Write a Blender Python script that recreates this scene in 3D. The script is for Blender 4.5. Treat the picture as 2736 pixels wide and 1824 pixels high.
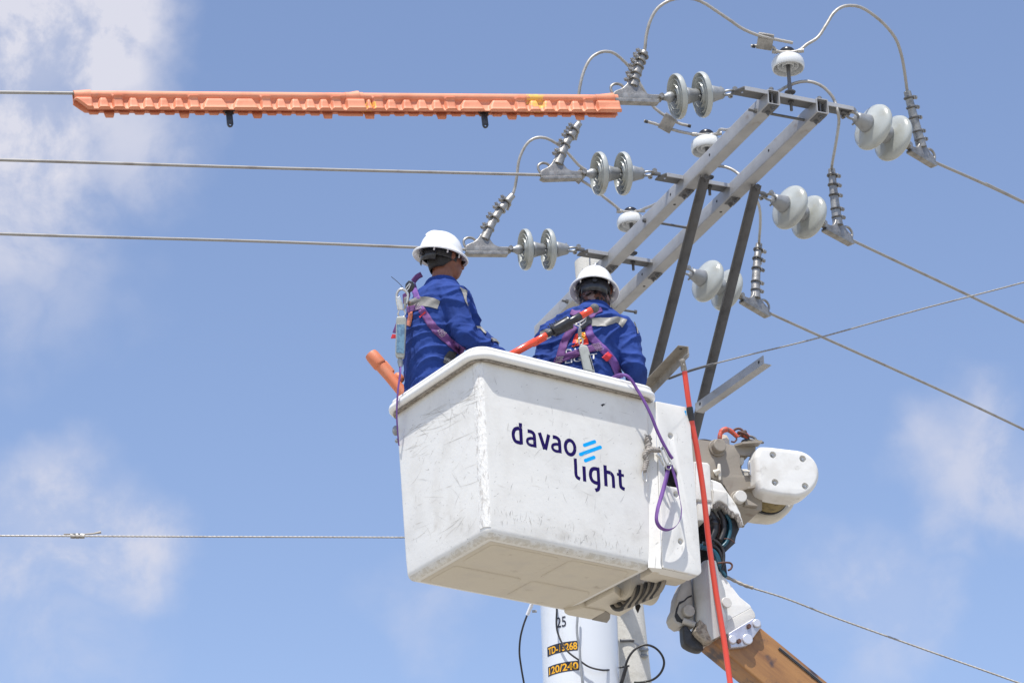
import bpy, bmesh, math, random
from mathutils import Vector as V, Matrix
from mathutils.bvhtree import BVHTree
from mathutils import noise as mnoise
random.seed(7)
R = math.radians
for o in list(bpy.data.objects): bpy.data.objects.remove(o)
S = bpy.context.scene
COL = S.collection

# ------------------------------------------------------------------ camera (100 mm lens looking up 24.5 degrees)
PITCH, ROLL, FPX, W, H = R(24.5), R(1.7), 7600.0, 2736.0, 1824.0
C = V((0, 0, 1.6))
F = V((0, math.cos(PITCH), math.sin(PITCH)))
_R = V((1, 0, 0)); _U = _R.cross(F)
RX = _R * math.cos(ROLL) - _U * math.sin(ROLL)
UX = _U * math.cos(ROLL) + _R * math.sin(ROLL)
cd = bpy.data.cameras.new('camera'); cam = bpy.data.objects.new('camera', cd); COL.objects.link(cam)
cd.lens = 100; cd.sensor_width = 36; cd.clip_start = 0.1; cd.clip_end = 3000
mw = Matrix.Identity(4)
for i, a in enumerate((RX, UX, -F)):
    for j in range(3): mw[j][i] = a[j]
mw.translation = C
cam.matrix_world = mw
S.camera = cam

# ------------------------------------------------------------------ daylight
SUN = V((-0.10, -0.385, 0.92)).normalized()
w = bpy.data.worlds.new('World'); S.world = w; w.use_nodes = True
nt = w.node_tree; nt.nodes.clear()
def N(t, typ, **k):
    n = t.nodes.new(typ)
    for a, b in k.items(): setattr(n, a, b)
    return n
sky = N(nt, 'ShaderNodeTexSky', sky_type='NISHITA', sun_disc=False)
sky.sun_elevation = math.asin(SUN.z); sky.sun_rotation = math.atan2(SUN.x, SUN.y)
sky.air_density = 1.0; sky.dust_density = 0.35; sky.ozone_density = 1.6; sky.altitude = 20
tint = N(nt, 'ShaderNodeMix', data_type='RGBA', blend_type='MULTIPLY'); tint.inputs[0].default_value = 1
tint.inputs[7].default_value = (1.10, .995, 1.0, 1)
nt.links.new(sky.outputs[0], tint.inputs[6])
tc = N(nt, 'ShaderNodeTexCoord')
def ray(x, y): return F + RX * ((x - W / 2) / FPX) - UX * ((y - H / 2) / FPX)
def math_n(t, op, a, b=None, c=None, clamp=False):
    n = N(t, 'ShaderNodeMath', operation=op, use_clamp=clamp)
    for i, v in enumerate((a, b, c)):
        if v is None: continue
        if isinstance(v, (int, float)): n.inputs[i].default_value = v
        else: t.links.new(v, n.inputs[i])
    return n.outputs[0]
nz = N(nt, 'ShaderNodeTexNoise'); nz.inputs['Scale'].default_value = 24; nz.inputs['Detail'].default_value = 12
nz.inputs['Roughness'].default_value = 0.6; nz.inputs['Distortion'].default_value = 0.25
nt.links.new(tc.outputs['Generated'], nz.inputs['Vector'])
# warped direction gives the clouds ragged outlines
wz = N(nt, 'ShaderNodeTexNoise'); wz.inputs['Scale'].default_value = 34; wz.inputs['Detail'].default_value = 7
nt.links.new(tc.outputs['Generated'], wz.inputs['Vector'])
ws = N(nt, 'ShaderNodeVectorMath', operation='SUBTRACT'); nt.links.new(wz.outputs['Color'], ws.inputs[0]); ws.inputs[1].default_value = (.5, .5, .5)
wm = N(nt, 'ShaderNodeVectorMath', operation='SCALE'); nt.links.new(ws.outputs[0], wm.inputs[0]); wm.inputs['Scale'].default_value = 0.045
wa = N(nt, 'ShaderNodeVectorMath', operation='ADD'); nt.links.new(tc.outputs['Generated'], wa.inputs[0]); nt.links.new(wm.outputs[0], wa.inputs[1])
BLOBS = [(60, 60, 360, 1.35), (230, 130, 250, 1.2), (80, 330, 280, 1.2), (330, 370, 220, .72), (60, 560, 250, .80), (200, 740, 220, .30), (10, 800, 200, .35),
         (150, 1400, 230, .95), (320, 1440, 190, .80), (-60, 1540, 250, .80), (2590, 1230, 190, .62), (2720, 1260, 170, .62), (2540, 1370, 130, .40),
         (2190, 1560, 150, .42), (2370, 1590, 190, .50), (2330, 1700, 130, .2), (1130, 1610, 150, .30), (1240, 1580, 110, .22), (1780, 1700, 120, .2), (160, 1720, 260, .26)]
acc = None
for (x, y, r, k) in BLOBS:
    d = ray(x, y).normalized()
    dn = N(nt, 'ShaderNodeVectorMath', operation='DISTANCE'); nt.links.new(wa.outputs[0], dn.inputs[0]); dn.inputs[1].default_value = d
    mr = N(nt, 'ShaderNodeMapRange', interpolation_type='SMOOTHSTEP'); nt.links.new(dn.outputs['Value'], mr.inputs[0])
    mr.inputs[1].default_value = r / FPX * 1.35; mr.inputs[2].default_value = r / FPX * 0.1; mr.inputs[3].default_value = 0; mr.inputs[4].default_value = k
    acc = mr.outputs[0] if acc is None else math_n(nt, 'MAXIMUM', acc, mr.outputs[0])
# the rest of the sky carries the same scattered thin clouds
n3 = N(nt, 'ShaderNodeTexNoise'); n3.inputs['Scale'].default_value = 5; n3.inputs['Detail'].default_value = 10; n3.inputs['Roughness'].default_value = .55
nt.links.new(tc.outputs['Generated'], n3.inputs['Vector'])
g = N(nt, 'ShaderNodeMapRange', interpolation_type='SMOOTHSTEP'); nt.links.new(n3.outputs['Fac'], g.inputs[0])
g.inputs[1].default_value = .52; g.inputs[2].default_value = .72; g.inputs[4].default_value = .8
dn = N(nt, 'ShaderNodeVectorMath', operation='DISTANCE'); nt.links.new(tc.outputs['Generated'], dn.inputs[0]); dn.inputs[1].default_value = F
g2 = N(nt, 'ShaderNodeMapRange', interpolation_type='SMOOTHSTEP'); nt.links.new(dn.outputs['Value'], g2.inputs[0]); g2.inputs[1].default_value = .21; g2.inputs[2].default_value = .34
acc = math_n(nt, 'MAXIMUM', acc, math_n(nt, 'MULTIPLY', g.outputs[0], g2.outputs[0]))
nm = N(nt, 'ShaderNodeMapRange', interpolation_type='SMOOTHSTEP'); nt.links.new(nz.outputs['Fac'], nm.inputs[0])
nm.inputs[1].default_value = .36; nm.inputs[2].default_value = .60; nm.inputs[3].default_value = .36; nm.inputs[4].default_value = 1.12
fac = math_n(nt, 'MULTIPLY', acc, nm.outputs[0], clamp=True)
cm = N(nt, 'ShaderNodeMix', data_type='RGBA'); nt.links.new(fac, cm.inputs[0]); nt.links.new(tint.outputs[2], cm.inputs[6])
CLOUD = cm.inputs[7]; CLOUD.default_value = (3.75, 3.8, 4.35, 1)
bg = N(nt, 'ShaderNodeBackground'); bg.inputs["Strength"].default_value = 0.135
nt.links.new(cm.outputs[2], bg.inputs['Color'])
wo = N(nt, 'ShaderNodeOutputWorld'); nt.links.new(bg.outputs[0], wo.inputs[0])

ld = bpy.data.lights.new('sun', 'SUN'); ld.energy = 4.0; ld.angle = R(0.55); ld.color = (1.0, 0.965, 0.90)
lo = bpy.data.objects.new('sun', ld); COL.objects.link(lo); lo.location = (0, 0, 40)
lo.rotation_euler = SUN.to_track_quat('Z', 'Y').to_euler()
vs = S.view_settings; vs.view_transform = 'Standard'; vs.look = 'None'; vs.gamma = 1; vs.use_curve_mapping = False; vs.exposure = 0.5

# ------------------------------------------------------------------ pixel -> place helpers
def at(x, y, D): return C + ray(x, y) * D
def onz(x, y, z):
    d = ray(x, y); return C + d * ((z - C.z) / d.z)
def ony(x, y, Y):
    d = ray(x, y); return C + d * (Y / d.y)
def onpl(x, y, P, n):
    d = ray(x, y); return C + d * ((P - C).dot(n) / d.dot(n))
def depth(P): return (P - C).dot(F)
def pix(P):
    q = P - C; D = q.dot(F); return (W / 2 + q.dot(RX) / D * FPX, H / 2 - q.dot(UX) / D * FPX)

# ------------------------------------------------------------------ mesh helpers
def catmull(P, n=8, closed=False):
    P = [V(p) for p in P]; out = []; m = len(P)
    if m < 3: return P
    rng = range(m if closed else m - 1)
    for i in rng:
        if closed: a, b, c, d = P[(i - 1) % m], P[i], P[(i + 1) % m], P[(i + 2) % m]
        else:
            b, c = P[i], P[i + 1]; a = P[i - 1] if i else b * 2 - c; d = P[i + 2] if i + 2 < m else c * 2 - b
        for k in range(n):
            t = k / n
            out.append(.5 * ((2 * b) + (c - a) * t + (2 * a - 5 * b + 4 * c - d) * t * t + (3 * b - a - 3 * c + d) * t ** 3))
    if not closed: out.append(P[-1])
    return out
class MB:
    def __init__(s): s.v = []; s.f = []
    def add(s, vs_, fs):
        n = len(s.v); s.v += [V(p) for p in vs_]; s.f += [[i + n for i in f] for f in fs]; return s
    def box(s, c, sx, sy, sz, ax=None):
        X, Y, Z = ax or (V((1, 0, 0)), V((0, 1, 0)), V((0, 0, 1))); c = V(c)
        p = [c + X * (i * sx / 2) + Y * (j * sy / 2) + Z * (k * sz / 2) for k in (-1, 1) for j in (-1, 1) for i in (-1, 1)]
        return s.add(p, [[0, 2, 3, 1], [4, 5, 7, 6], [0, 1, 5, 4], [2, 6, 7, 3], [0, 4, 6, 2], [1, 3, 7, 5]])
    def tube(s, P, r, n=10, cap=True, twist=None, ell=None, closed=False):
        """sweep a circle (or a stranded section) along a path; r a number or one per point"""
        P = [V(p) for p in P]; m = len(P)
        rr = r if isinstance(r, (list, tuple)) else [r] * m
        T = []
        for i in range(m):
            if closed: t = P[(i + 1) % m] - P[i - 1]
            else: t = P[min(i + 1, m - 1)] - P[max(i - 1, 0)]
            T.append(t.normalized() if t.length > 1e-9 else V((0, 0, 1)))
        up = V((0, 0, 1)) if abs(T[0].z) < .9 else V((1, 0, 0))
        nrm = (up - T[0] * up.dot(T[0])).normalized(); vs_ = []; L = 0
        for i in range(m):
            nrm = (nrm - T[i] * nrm.dot(T[i])).normalized(); b = T[i].cross(nrm)
            if i: L += (P[i] - P[i - 1]).length
            for k in range(n):
                a = 2 * math.pi * k / n; q = rr[i]
                if twist: q *= (1.0, .84)[k % 2]; a += L * twist
                ca, sa = math.cos(a) * (ell[0] if ell else 1), math.sin(a) * (ell[1] if ell else 1)
                vs_.append(P[i] + nrm * (q * ca) + b * (q * sa))
        fs = []
        for i in range(m if closed else m - 1):
            j = (i + 1) % m
            for k in range(n): k2 = (k + 1) % n; fs.append([i * n + k, i * n + k2, j * n + k2, j * n + k])
        if cap and not closed: fs += [list(range(n))[::-1], [(m - 1) * n + k for k in range(n)]]
        return s.add(vs_, fs)
    def lathe(s, prof, M, n=40, cap=False):
        """profile of (x along axis, radius) turned about the x axis of frame M"""
        vs_ = []; fs = []
        for (x, r) in prof:
            for k in range(n):
                a = 2 * math.pi * k / n; vs_.append(M @ V((x, r * math.cos(a), r * math.sin(a))))
        for i in range(len(prof) - 1):
            for k in range(n): k2 = (k + 1) % n; fs.append([i * n + k, i * n + k2, (i + 1) * n + k2, (i + 1) * n + k])
        if cap: fs += [list(range(n))[::-1], [(len(prof) - 1) * n + k for k in range(n)]]
        return s.add(vs_, fs)
    def rod(s, a, b, r, n=12): return s.tube([a, b], r, n)
    def hexa(s, p, d, r, h):
        p = V(p); d = V(d).normalized(); return s.tube([p, p + d * h], r, 6)
    def ball(s, c, r, n=12, m=8, sc=(1, 1, 1), ax=None):
        X, Y, Z = ax or (V((1, 0, 0)), V((0, 1, 0)), V((0, 0, 1))); c = V(c); vs_ = []; fs = []
        for i in range(m + 1):
            t = math.pi * i / m
            for k in range(n):
                a = 2 * math.pi * k / n
                vs_.append(c + X * (r * sc[0] * math.sin(t) * math.cos(a)) + Y * (r * sc[1] * math.sin(t) * math.sin(a)) + Z * (r * sc[2] * math.cos(t)))
        for i in range(m):
            for k in range(n): k2 = (k + 1) % n; fs.append([i * n + k, (i + 1) * n + k, (i + 1) * n + k2, i * n + k2])
        return s.add(vs_, fs)
    def loft(s, rings, cap=True):
        n = len(rings[0]); vs_ = [p for r in rings for p in r]; fs = []
        for i in range(len(rings) - 1):
            for k in range(n): k2 = (k + 1) % n; fs.append([i * n + k, i * n + k2, (i + 1) * n + k2, (i + 1) * n + k])
        if cap: fs += [list(range(n))[::-1], [(len(rings) - 1) * n + k for k in range(n)]]
        return s.add(vs_, fs)
    def grid(s, rows):
        m, n = len(rows), len(rows[0]); vs_ = [p for r in rows for p in r]
        return s.add(vs_, [[i * n + k, i * n + k + 1, (i + 1) * n + k + 1, (i + 1) * n + k] for i in range(m - 1) for k in range(n - 1)])
    def mesh(s, name, inv=None):
        me = bpy.data.meshes.new(name)
        me.from_pydata([tuple(inv @ p) if inv else tuple(p) for p in s.v], [], s.f)
        me.validate(); me.update(); return me
    def build(s, name, m, parent=None, label=None, smooth=38, bevel=0, seg=2, weld=True, solid=0, recalc=True, keep=False):
        inv = parent_inv(parent)
        me = s.mesh(name, inv)
        b = bmesh.new(); b.from_mesh(me)
        if weld: bmesh.ops.remove_doubles(b, verts=b.verts, dist=1e-6)
        if recalc: bmesh.ops.recalc_face_normals(b, faces=b.faces)
        b.to_mesh(me); b.free()
        o = bpy.data.objects.new(name, me); COL.objects.link(o)
        if parent: o.parent = parent
        if m: me.materials.append(m)
        if smooth:
            me.polygons.foreach_set('use_smooth', [True] * len(me.polygons)); me.set_sharp_from_angle(angle=R(smooth))
        if bevel:
            bv = o.modifiers.new('bevel', 'BEVEL'); bv.width = bevel; bv.segments = seg; bv.limit_method = 'ANGLE'; bv.angle_limit = R(40); bv.harden_normals = False
        if solid:
            so = o.modifiers.new('solid', 'SOLIDIFY'); so.thickness = solid; so.offset = 0
        if label: o['label'] = label
        return o
WM = {}
def parent_inv(p):
    if p is None: return None
    return WM[p.name].inverted() if p.name in WM else parent_inv(p.parent)
def tag(o, label=None, cat=None, group=None, kind=None):
    if label: o['label'] = label
    if cat: o['category'] = cat
    if group: o['group'] = group
    if kind: o['kind'] = kind
    return o
def thing(name, label, cat, M, group=None):
    if not isinstance(M, Matrix): M = Matrix.Translation(M)
    o = bpy.data.objects.new(name, None); COL.objects.link(o); o.empty_display_size = .1
    o.matrix_world = M; WM[o.name] = M.copy()
    return tag(o, label, cat, group)
def copy_tree(o, parent=None, M=None, label=None):
    c = o.copy(); COL.objects.link(c)
    if parent: c.parent = parent
    if M is not None: c.matrix_world = M; WM[c.name] = M.copy()
    if label: c['label'] = label
    for ch in [k for k in bpy.data.objects if k.parent == o]: copy_tree(ch, c)
    return c
def frame(P, x, y=None, z=None):
    x = V(x).normalized()
    if y is not None: y = V(y); y = (y - x * y.dot(x)).normalized(); z = x.cross(y)
    else: z = V(z); z = (z - x * z.dot(x)).normalized(); y = z.cross(x)
    M = Matrix.Identity(4)
    for i, a in enumerate((x, y, z)):
        for j in range(3): M[j][i] = a[j]
    M.translation = V(P); return M
def curve_mesh(outs, thick, bevel=0, res=2):
    """flat outlines (with holes) -> solid plate mesh in its own xy plane"""
    cu = bpy.data.curves.new('c', 'CURVE'); cu.dimensions = '2D'; cu.fill_mode = 'BOTH'; cu.extrude = max(thick / 2 - bevel, 0)
    cu.bevel_depth = bevel; cu.bevel_resolution = res; cu.offset = -bevel
    for pts in outs:
        sp = cu.splines.new('POLY'); sp.points.add(len(pts) - 1); sp.use_cyclic_u = True
        for p, q in zip(sp.points, pts): p.co = (q[0], q[1], 0, 1)
    return _eval(cu)
def text_mesh(body, size=1, extrude=0, sx=1, offset=0, align='LEFT'):
    cu = bpy.data.curves.new('t', 'FONT'); cu.body = body; cu.size = size; cu.extrude = extrude; cu.offset = offset; cu.align_x = align
    vs_, fs = _eval(cu); return [V((p.x * sx, p.y, p.z)) for p in vs_], fs
def _eval(cu):
    o = bpy.data.objects.new('tmp', cu); COL.objects.link(o)
    dg = bpy.context.evaluated_depsgraph_get(); e = o.evaluated_get(dg); me = e.to_mesh()
    vs_ = [v.co.copy() for v in me.vertices]; fs = [list(p.vertices) for p in me.polygons]
    e.to_mesh_clear(); bpy.data.objects.remove(o); bpy.data.curves.remove(cu)
    return vs_, fs
def round_poly(pts, r, n=5):
    """round the corners of a 2D polygon; r a number or one per corner"""
    out = []; m = len(pts)
    for i in range(m):
        p = V(pts[i]).to_2d(); a = (V(pts[i - 1]).to_2d() - p); b = (V(pts[(i + 1) % m]).to_2d() - p)
        rr = r[i] if isinstance(r, (list, tuple)) else r
        rr = min(rr, a.length * .45, b.length * .45)
        if rr < 1e-5: out.append((p.x, p.y)); continue
        A = p + a.normalized() * rr; B = p + b.normalized() * rr
        for k in range(n + 1):
            t = k / n; q = A * (1 - t) ** 2 + p * 2 * t * (1 - t) + B * t * t; out.append((q.x, q.y))
    return out
class Plane:
    """a real flat plane in the scene; px() reads where a line of sight meets it"""
    def __init__(s, P, x, n, y=None):
        n = V(n).normalized(); x = V(x); x = (x - n * x.dot(n)).normalized(); s.M = frame(P, x, y=n.cross(x)); s.P = V(P); s.n = s.M.col[2].to_3d(); s.inv = s.M.inverted()
    def px(s, x, y): q = s.inv @ onpl(x, y, s.P, s.n); return (q.x, q.y)
    def w(s, x, y, h=0): return onpl(x, y, s.P, s.n) + s.n * h
    def plate(s, outs, thick, bevel=0, z=0, rnd=0, res=2, circ=()):
        """outs in pixels; body lies from z-thick to z along the plane's normal"""
        o2 = [round_poly([s.px(*p) for p in o], rnd) for o in outs]
        for (x, y, r) in circ:
            c = s.px(x, y); o2.append([(c[0] + (r - 0 * bevel) * math.cos(a), c[1] + (r - 0 * bevel) * math.sin(a)) for a in [k * math.pi / 12 for k in range(24)]])
        vs_, fs = curve_mesh(o2, thick, bevel, res)
        M = s.M @ Matrix.Translation((0, 0, z - thick / 2)); return [M @ v for v in vs_], fs
def stroke(pl, pts, wpx, h=.0015, smooth=True, ends='flat', thick=0):
    P = [V((*pl.px(x, y), 0)) for x, y in pts]
    if smooth and len(P) > 2: P = catmull(P, 6)
    sc = (V(pl.px(pts[0][0] + 1, pts[0][1])) - V(pl.px(*pts[0]))).length
    hw = wpx * sc / 2; L = []; Rr = []
    for i, p in enumerate(P):
        t = (P[min(i + 1, len(P) - 1)] - P[max(i - 1, 0)]).normalized(); n = V((-t.y, t.x, 0))
        L.append(p + n * hw); Rr.append(p - n * hw)
    poly = L + Rr[::-1]
    if ends == 'round':
        def cap(c, d, s0):
            return [c + d * (hw * math.sin(a)) + s0 * (hw * math.cos(a)) for a in [math.pi * k / 8 for k in range(1, 8)]]
        t1 = (P[-1] - P[-2]).normalized(); t0 = (P[0] - P[1]).normalized()
        poly = L + cap(P[-1], t1, V((-t1.y, t1.x, 0))) + Rr[::-1] + cap(P[0], t0, V((-t0.y, t0.x, 0)))
    return [pl.M @ (p + V((0, 0, h))) for p in poly], L, Rr
# ------------------------------------------------------------------ materials
def mat(name, col, rough=.5, metal=0, col2=None, scale=8, thr=(.45, .7), bump=0, bscale=60, spec=.5, dirt=None, dscale=3, dthr=(.5, .75), scratch=None, sdir=(1, 40, 40), coat=0, detail=8, stretch=None, rvar=0, sub=0):
    m = bpy.data.materials.new(name); m.use_nodes = True; t = m.node_tree; b = t.nodes['Principled BSDF']
    b.inputs['Base Color'].default_value = (*col, 1); b.inputs['Roughness'].default_value = rough; b.inputs['Metallic'].default_value = metal
    b.inputs['Specular IOR Level'].default_value = spec
    if coat: b.inputs['Coat Weight'].default_value = coat; b.inputs['Coat Roughness'].default_value = .15
    tcn = N(t, 'ShaderNodeTexCoord'); vec = tcn.outputs['Object']
    if stretch:
        mp = N(t, 'ShaderNodeMapping'); mp.inputs['Scale'].default_value = stretch; t.links.new(vec, mp.inputs[0]); vec2 = mp.outputs[0]
    else: vec2 = vec
    def noise_(sc, v, det=detail, rg=.6):
        n = N(t, 'ShaderNodeTexNoise'); n.inputs['Scale'].default_value = sc; n.inputs['Detail'].default_value = det; n.inputs['Roughness'].default_value = rg
        t.links.new(v, n.inputs['Vector']); return n.outputs['Fac']
    def ramp(f, a, c, lo=0., hi=1.):
        r_ = N(t, 'ShaderNodeMapRange', interpolation_type='SMOOTHSTEP'); t.links.new(f, r_.inputs[0]); r_.inputs[1].default_value = a; r_.inputs[2].default_value = c; r_.inputs[3].default_value = lo; r_.inputs[4].default_value = hi
        return r_.outputs[0]
    cur = None
    def mixc(f, c2):
        nonlocal cur
        mx = N(t, 'ShaderNodeMix', data_type='RGBA'); t.links.new(f, mx.inputs[0])
        if cur is None: mx.inputs[6].default_value = (*col, 1)
        else: t.links.new(cur, mx.inputs[6])
        mx.inputs[7].default_value = (*c2, 1); cur = mx.outputs[2]
    if col2: mixc(ramp(noise_(scale, vec2), *thr), col2)
    if dirt: mixc(ramp(noise_(dscale, vec), *dthr), dirt)
    if scratch:
        for i, (rot, sc, k) in enumerate(((.5, 26, .70), (-.9, 22, .71), (1.35, 30, .715))):
            mp = N(t, 'ShaderNodeMapping'); mp.inputs['Rotation'].default_value = (rot, rot * .7, rot); t.links.new(vec, mp.inputs[0])
            mp2 = N(t, 'ShaderNodeMapping'); mp2.inputs['Scale'].default_value = (.12, 3.2, 3.2); t.links.new(mp.outputs[0], mp2.inputs[0])
            mixc(ramp(noise_(sc, mp2.outputs[0], 3, .5), k, k + .03, 0, .55), scratch)
    if cur is not None: t.links.new(cur, b.inputs['Base Color'])
    if rvar: t.links.new(ramp(noise_(scale * .7, vec), .3, .7, max(rough - rvar, .05), min(rough + rvar, 1)), b.inputs['Roughness'])
    if bump:
        bn = N(t, 'ShaderNodeBump'); bn.inputs['Strength'].default_value = 1; bn.inputs['Distance'].default_value = bump
        t.links.new(noise_(bscale, vec2, 6), bn.inputs['Height']); t.links.new(bn.outputs[0], b.inputs['Normal'])
    return m
M_ = {}
M_['gelcoat'] = mat('white_gelcoat', (.775, .76, .72), .45, col2=(.70, .68, .635), scale=5, thr=(.42, .72), dirt=(.56, .53, .48), dscale=3.4, dthr=(.60, .82), scratch=(.30, .29, .27), bump=.0012, bscale=30, rvar=.1)
M_['gelcoat_clean'] = mat('white_cover_gelcoat', (.74, .73, .70), .38, col2=(.64, .62, .58), scale=7, dirt=(.38, .35, .30), dscale=9, dthr=(.58, .78), bump=.001, bscale=30)
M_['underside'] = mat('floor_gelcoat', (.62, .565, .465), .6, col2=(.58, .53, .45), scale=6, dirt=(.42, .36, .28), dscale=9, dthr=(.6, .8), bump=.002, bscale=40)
M_['liner'] = mat('rim_plastic', (.84, .83, .80), .33, col2=(.74, .72, .68), scale=12, thr=(.55, .8), dirt=(.45, .40, .32), dscale=16, dthr=(.66, .8))
M_['edge_wear'] = mat('worn_edge', (.62, .59, .53), .8, col2=(.76, .75, .72), scale=30, thr=(.42, .6), dirt=(.40, .37, .32), dscale=60, dthr=(.58, .72), bump=.004, bscale=120)
M_['corner_wear'] = mat('worn_corner', (.80, .79, .76), .85, col2=(.58, .56, .53), scale=50, thr=(.48, .64), dirt=(.42, .41, .39), dscale=80, dthr=(.60, .74), bump=.005, bscale=110, stretch=(1, 1, .35))
M_['scratch'] = mat('dark_scratch', (.40, .385, .355), .8)
M_['scratch_light'] = mat('pale_scratch', (.50, .48, .45), .8)
M_['smear'] = mat('yellow_smear', (.80, .46, .09), .5, col2=(.76, .36, .13), scale=30)
M_['grime_shade'] = mat('grime_shade', (.38, .33, .27), .9, col2=(.18, .15, .12), scale=40, thr=(.4, .65), bump=.004, bscale=80)
M_['dark'] = mat('dark_interior', (.018, .018, .02), .6, col2=(.04, .04, .045), scale=20)
M_['black'] = mat('black_rubber', (.022, .022, .025), .5, col2=(.045, .045, .05), scale=20, bump=.001)
M_['blackgloss'] = mat('black_plastic', (.02, .02, .024), .28, col2=(.05, .05, .055), scale=30)
M_['galv'] = mat('galvanised_steel', (.42, .42, .425), .5, .3, col2=(.34, .34, .345), scale=5, thr=(.35, .7), stretch=(1, 1, 1), dirt=(.24, .20, .165), dscale=6, dthr=(.6, .82), bump=.0012, bscale=70, rvar=.1)
M_['galv_dark'] = mat('weathered_steel', (.145, .145, .15), .55, .3, col2=(.10, .10, .104), scale=10, dirt=(.20, .15, .11), dscale=5, dthr=(.55, .8), bump=.001, bscale=80)
M_['galv_brown'] = mat('stained_steel', (.30, .27, .23), .6, .25, col2=(.20, .175, .145), scale=8, bump=.001, bscale=80)
M_['cast'] = mat('cast_aluminium', (.35, .335, .31), .40, .6, col2=(.22, .21, .195), scale=18, thr=(.4, .65), dirt=(.25, .2, .17), dscale=25, dthr=(.62, .8), bump=.0012, bscale=160)
M_['alu'] = mat('stranded_aluminium', (.42, .40, .37), .5, .4, col2=(.32, .30, .27), scale=12)
M_['conductor'] = mat('conductor', (.36, .345, .32), .55, .4, col2=(.27, .25, .23), scale=9)
M_['porcelain'] = mat('porcelain_glaze', (.42, .44, .42), .20, col2=(.35, .365, .345), scale=6, dirt=(.33, .31, .23), dscale=11, dthr=(.55, .80), coat=.25)
M_['porcelain_white'] = mat('white_porcelain_glaze', (.66, .67, .665), .16, col2=(.58, .59, .58), scale=6, dirt=(.55, .5, .4), dscale=14, dthr=(.66, .85), coat=.5)
M_['capiron'] = mat('galvanised_cap', (.32, .33, .335), .48, .4, col2=(.24, .245, .25), scale=20, dirt=(.2, .17, .15), dscale=14, dthr=(.66, .8), bump=.001)
M_['orange_poly'] = mat('orange_polythene', (.72, .285, .165), .55, col2=(.62, .21, .11), scale=6, dirt=(.46, .24, .17), dscale=13, dthr=(.60, .82), bump=.001, bscale=30)
M_['orange_pipe'] = mat('orange_sleeve', (.66, .19, .085), .5, col2=(.60, .22, .12), scale=10, dirt=(.35, .13, .08), dscale=22, dthr=(.64, .8))
M_['red_frp'] = mat('red_fibreglass', (.76, .075, .048), .32, col2=(.68, .09, .06), scale=14, dirt=(.32, .04, .03), dscale=40, dthr=(.66, .8), stretch=(1, 1, .2))
M_['red_gloss'] = mat('orange_red_fibreglass', (.80, .075, .022), .2, col2=(.72, .06, .02), scale=8, coat=.4)
M_['jacket'] = mat('royal_blue_cotton', (.023, .058, .255), .88, col2=(.016, .040, .18), scale=7, thr=(.35, .7), bump=.004, bscale=24, spec=.25, detail=7)
M_['trouser'] = mat('navy_cloth', (.01, .015, .05), .9)
M_['navy'] = mat('navy_print', (.009, .001, .085), .7, spec=.2)
M_['cyan'] = mat('cyan_print', (.0, .38, .84), .7, spec=.2)
M_['reflect'] = mat('grey_reflective_tape', (.27, .26, .24), .5, .0, col2=(.21, .205, .19), scale=30, bump=.001, bscale=50)
M_['purple'] = mat('purple_webbing', (.155, .055, .205), .75, col2=(.10, .035, .14), scale=16, bump=.0006, bscale=300)
M_['violet'] = mat('violet_webbing', (.165, .068, .285), .72, col2=(.115, .045, .20), scale=18, bump=.0006, bscale=300)
M_['stitch'] = mat('pale_stitching', (.55, .50, .52), .8)
M_['redtab'] = mat('red_tab', (.62, .03, .045), .6)
M_['yellow'] = mat('yellow_print', (.85, .42, .02), .5)
M_['redprint'] = mat('red_print', (.72, .03, .015), .5)
M_['white'] = mat('white_print', (.75, .75, .77), .5)
M_['helmet'] = mat('white_helmet_shell', (.83, .83, .83), .24, coat=.4, col2=(.79, .79, .80), scale=4)
M_['skin'] = mat('skin', (.235, .09, .052), .5, col2=(.185, .068, .04), scale=12, bump=.0006, bscale=120)
M_['hair'] = mat('black_hair', (.012, .010, .010), .55, col2=(.03, .024, .022), scale=90, bump=.003, bscale=220)
M_['camo'] = mat('camouflage_cloth', (.018, .014, .022), .8, col2=(.13, .055, .045), scale=26, thr=(.5, .54), dirt=(.26, .19, .20), dscale=24, dthr=(.55, .58), bump=.0015, bscale=60, detail=2)
M_['steel'] = mat('bright_steel', (.60, .59, .57), .3, .75, col2=(.42, .40, .38), scale=40)
M_['concrete'] = mat('weathered_concrete', (.60, .58, .53), .85, col2=(.50, .48, .43), scale=7, dirt=(.22, .20, .17), dscale=10, dthr=(.60, .78), bump=.003, bscale=90)
M_['tank'] = mat('tank_enamel', (.70, .73, .77), .22, col2=(.66, .69, .73), scale=2, coat=.3)
M_['beige'] = mat('beige_steel_paint', (.29, .255, .21), .5, col2=(.27, .235, .195), scale=6, dirt=(.15, .10, .07), dscale=9, dthr=(.56, .76), bump=.0012, bscale=60)
M_['beige_pale'] = mat('pale_grp', (.66, .62, .54), .5, col2=(.57, .53, .45), scale=8, dirt=(.24, .17, .12), dscale=10, dthr=(.62, .8), bump=.0012, bscale=50)
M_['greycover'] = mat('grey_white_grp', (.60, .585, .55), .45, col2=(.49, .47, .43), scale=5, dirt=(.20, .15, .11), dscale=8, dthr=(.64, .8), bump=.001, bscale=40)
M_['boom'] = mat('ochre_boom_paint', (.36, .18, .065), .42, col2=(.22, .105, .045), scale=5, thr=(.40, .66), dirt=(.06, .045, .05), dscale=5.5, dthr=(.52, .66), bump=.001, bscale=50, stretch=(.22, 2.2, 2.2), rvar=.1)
M_['colshade'] = mat('shaded_column_grp', (.46, .46, .455), .45, col2=(.38, .375, .36), scale=6, dirt=(.22, .17, .12), dscale=7, dthr=(.58, .78), bump=.001, bscale=40)  # column's shade is painted into this darker grey; random dirt over it
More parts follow.
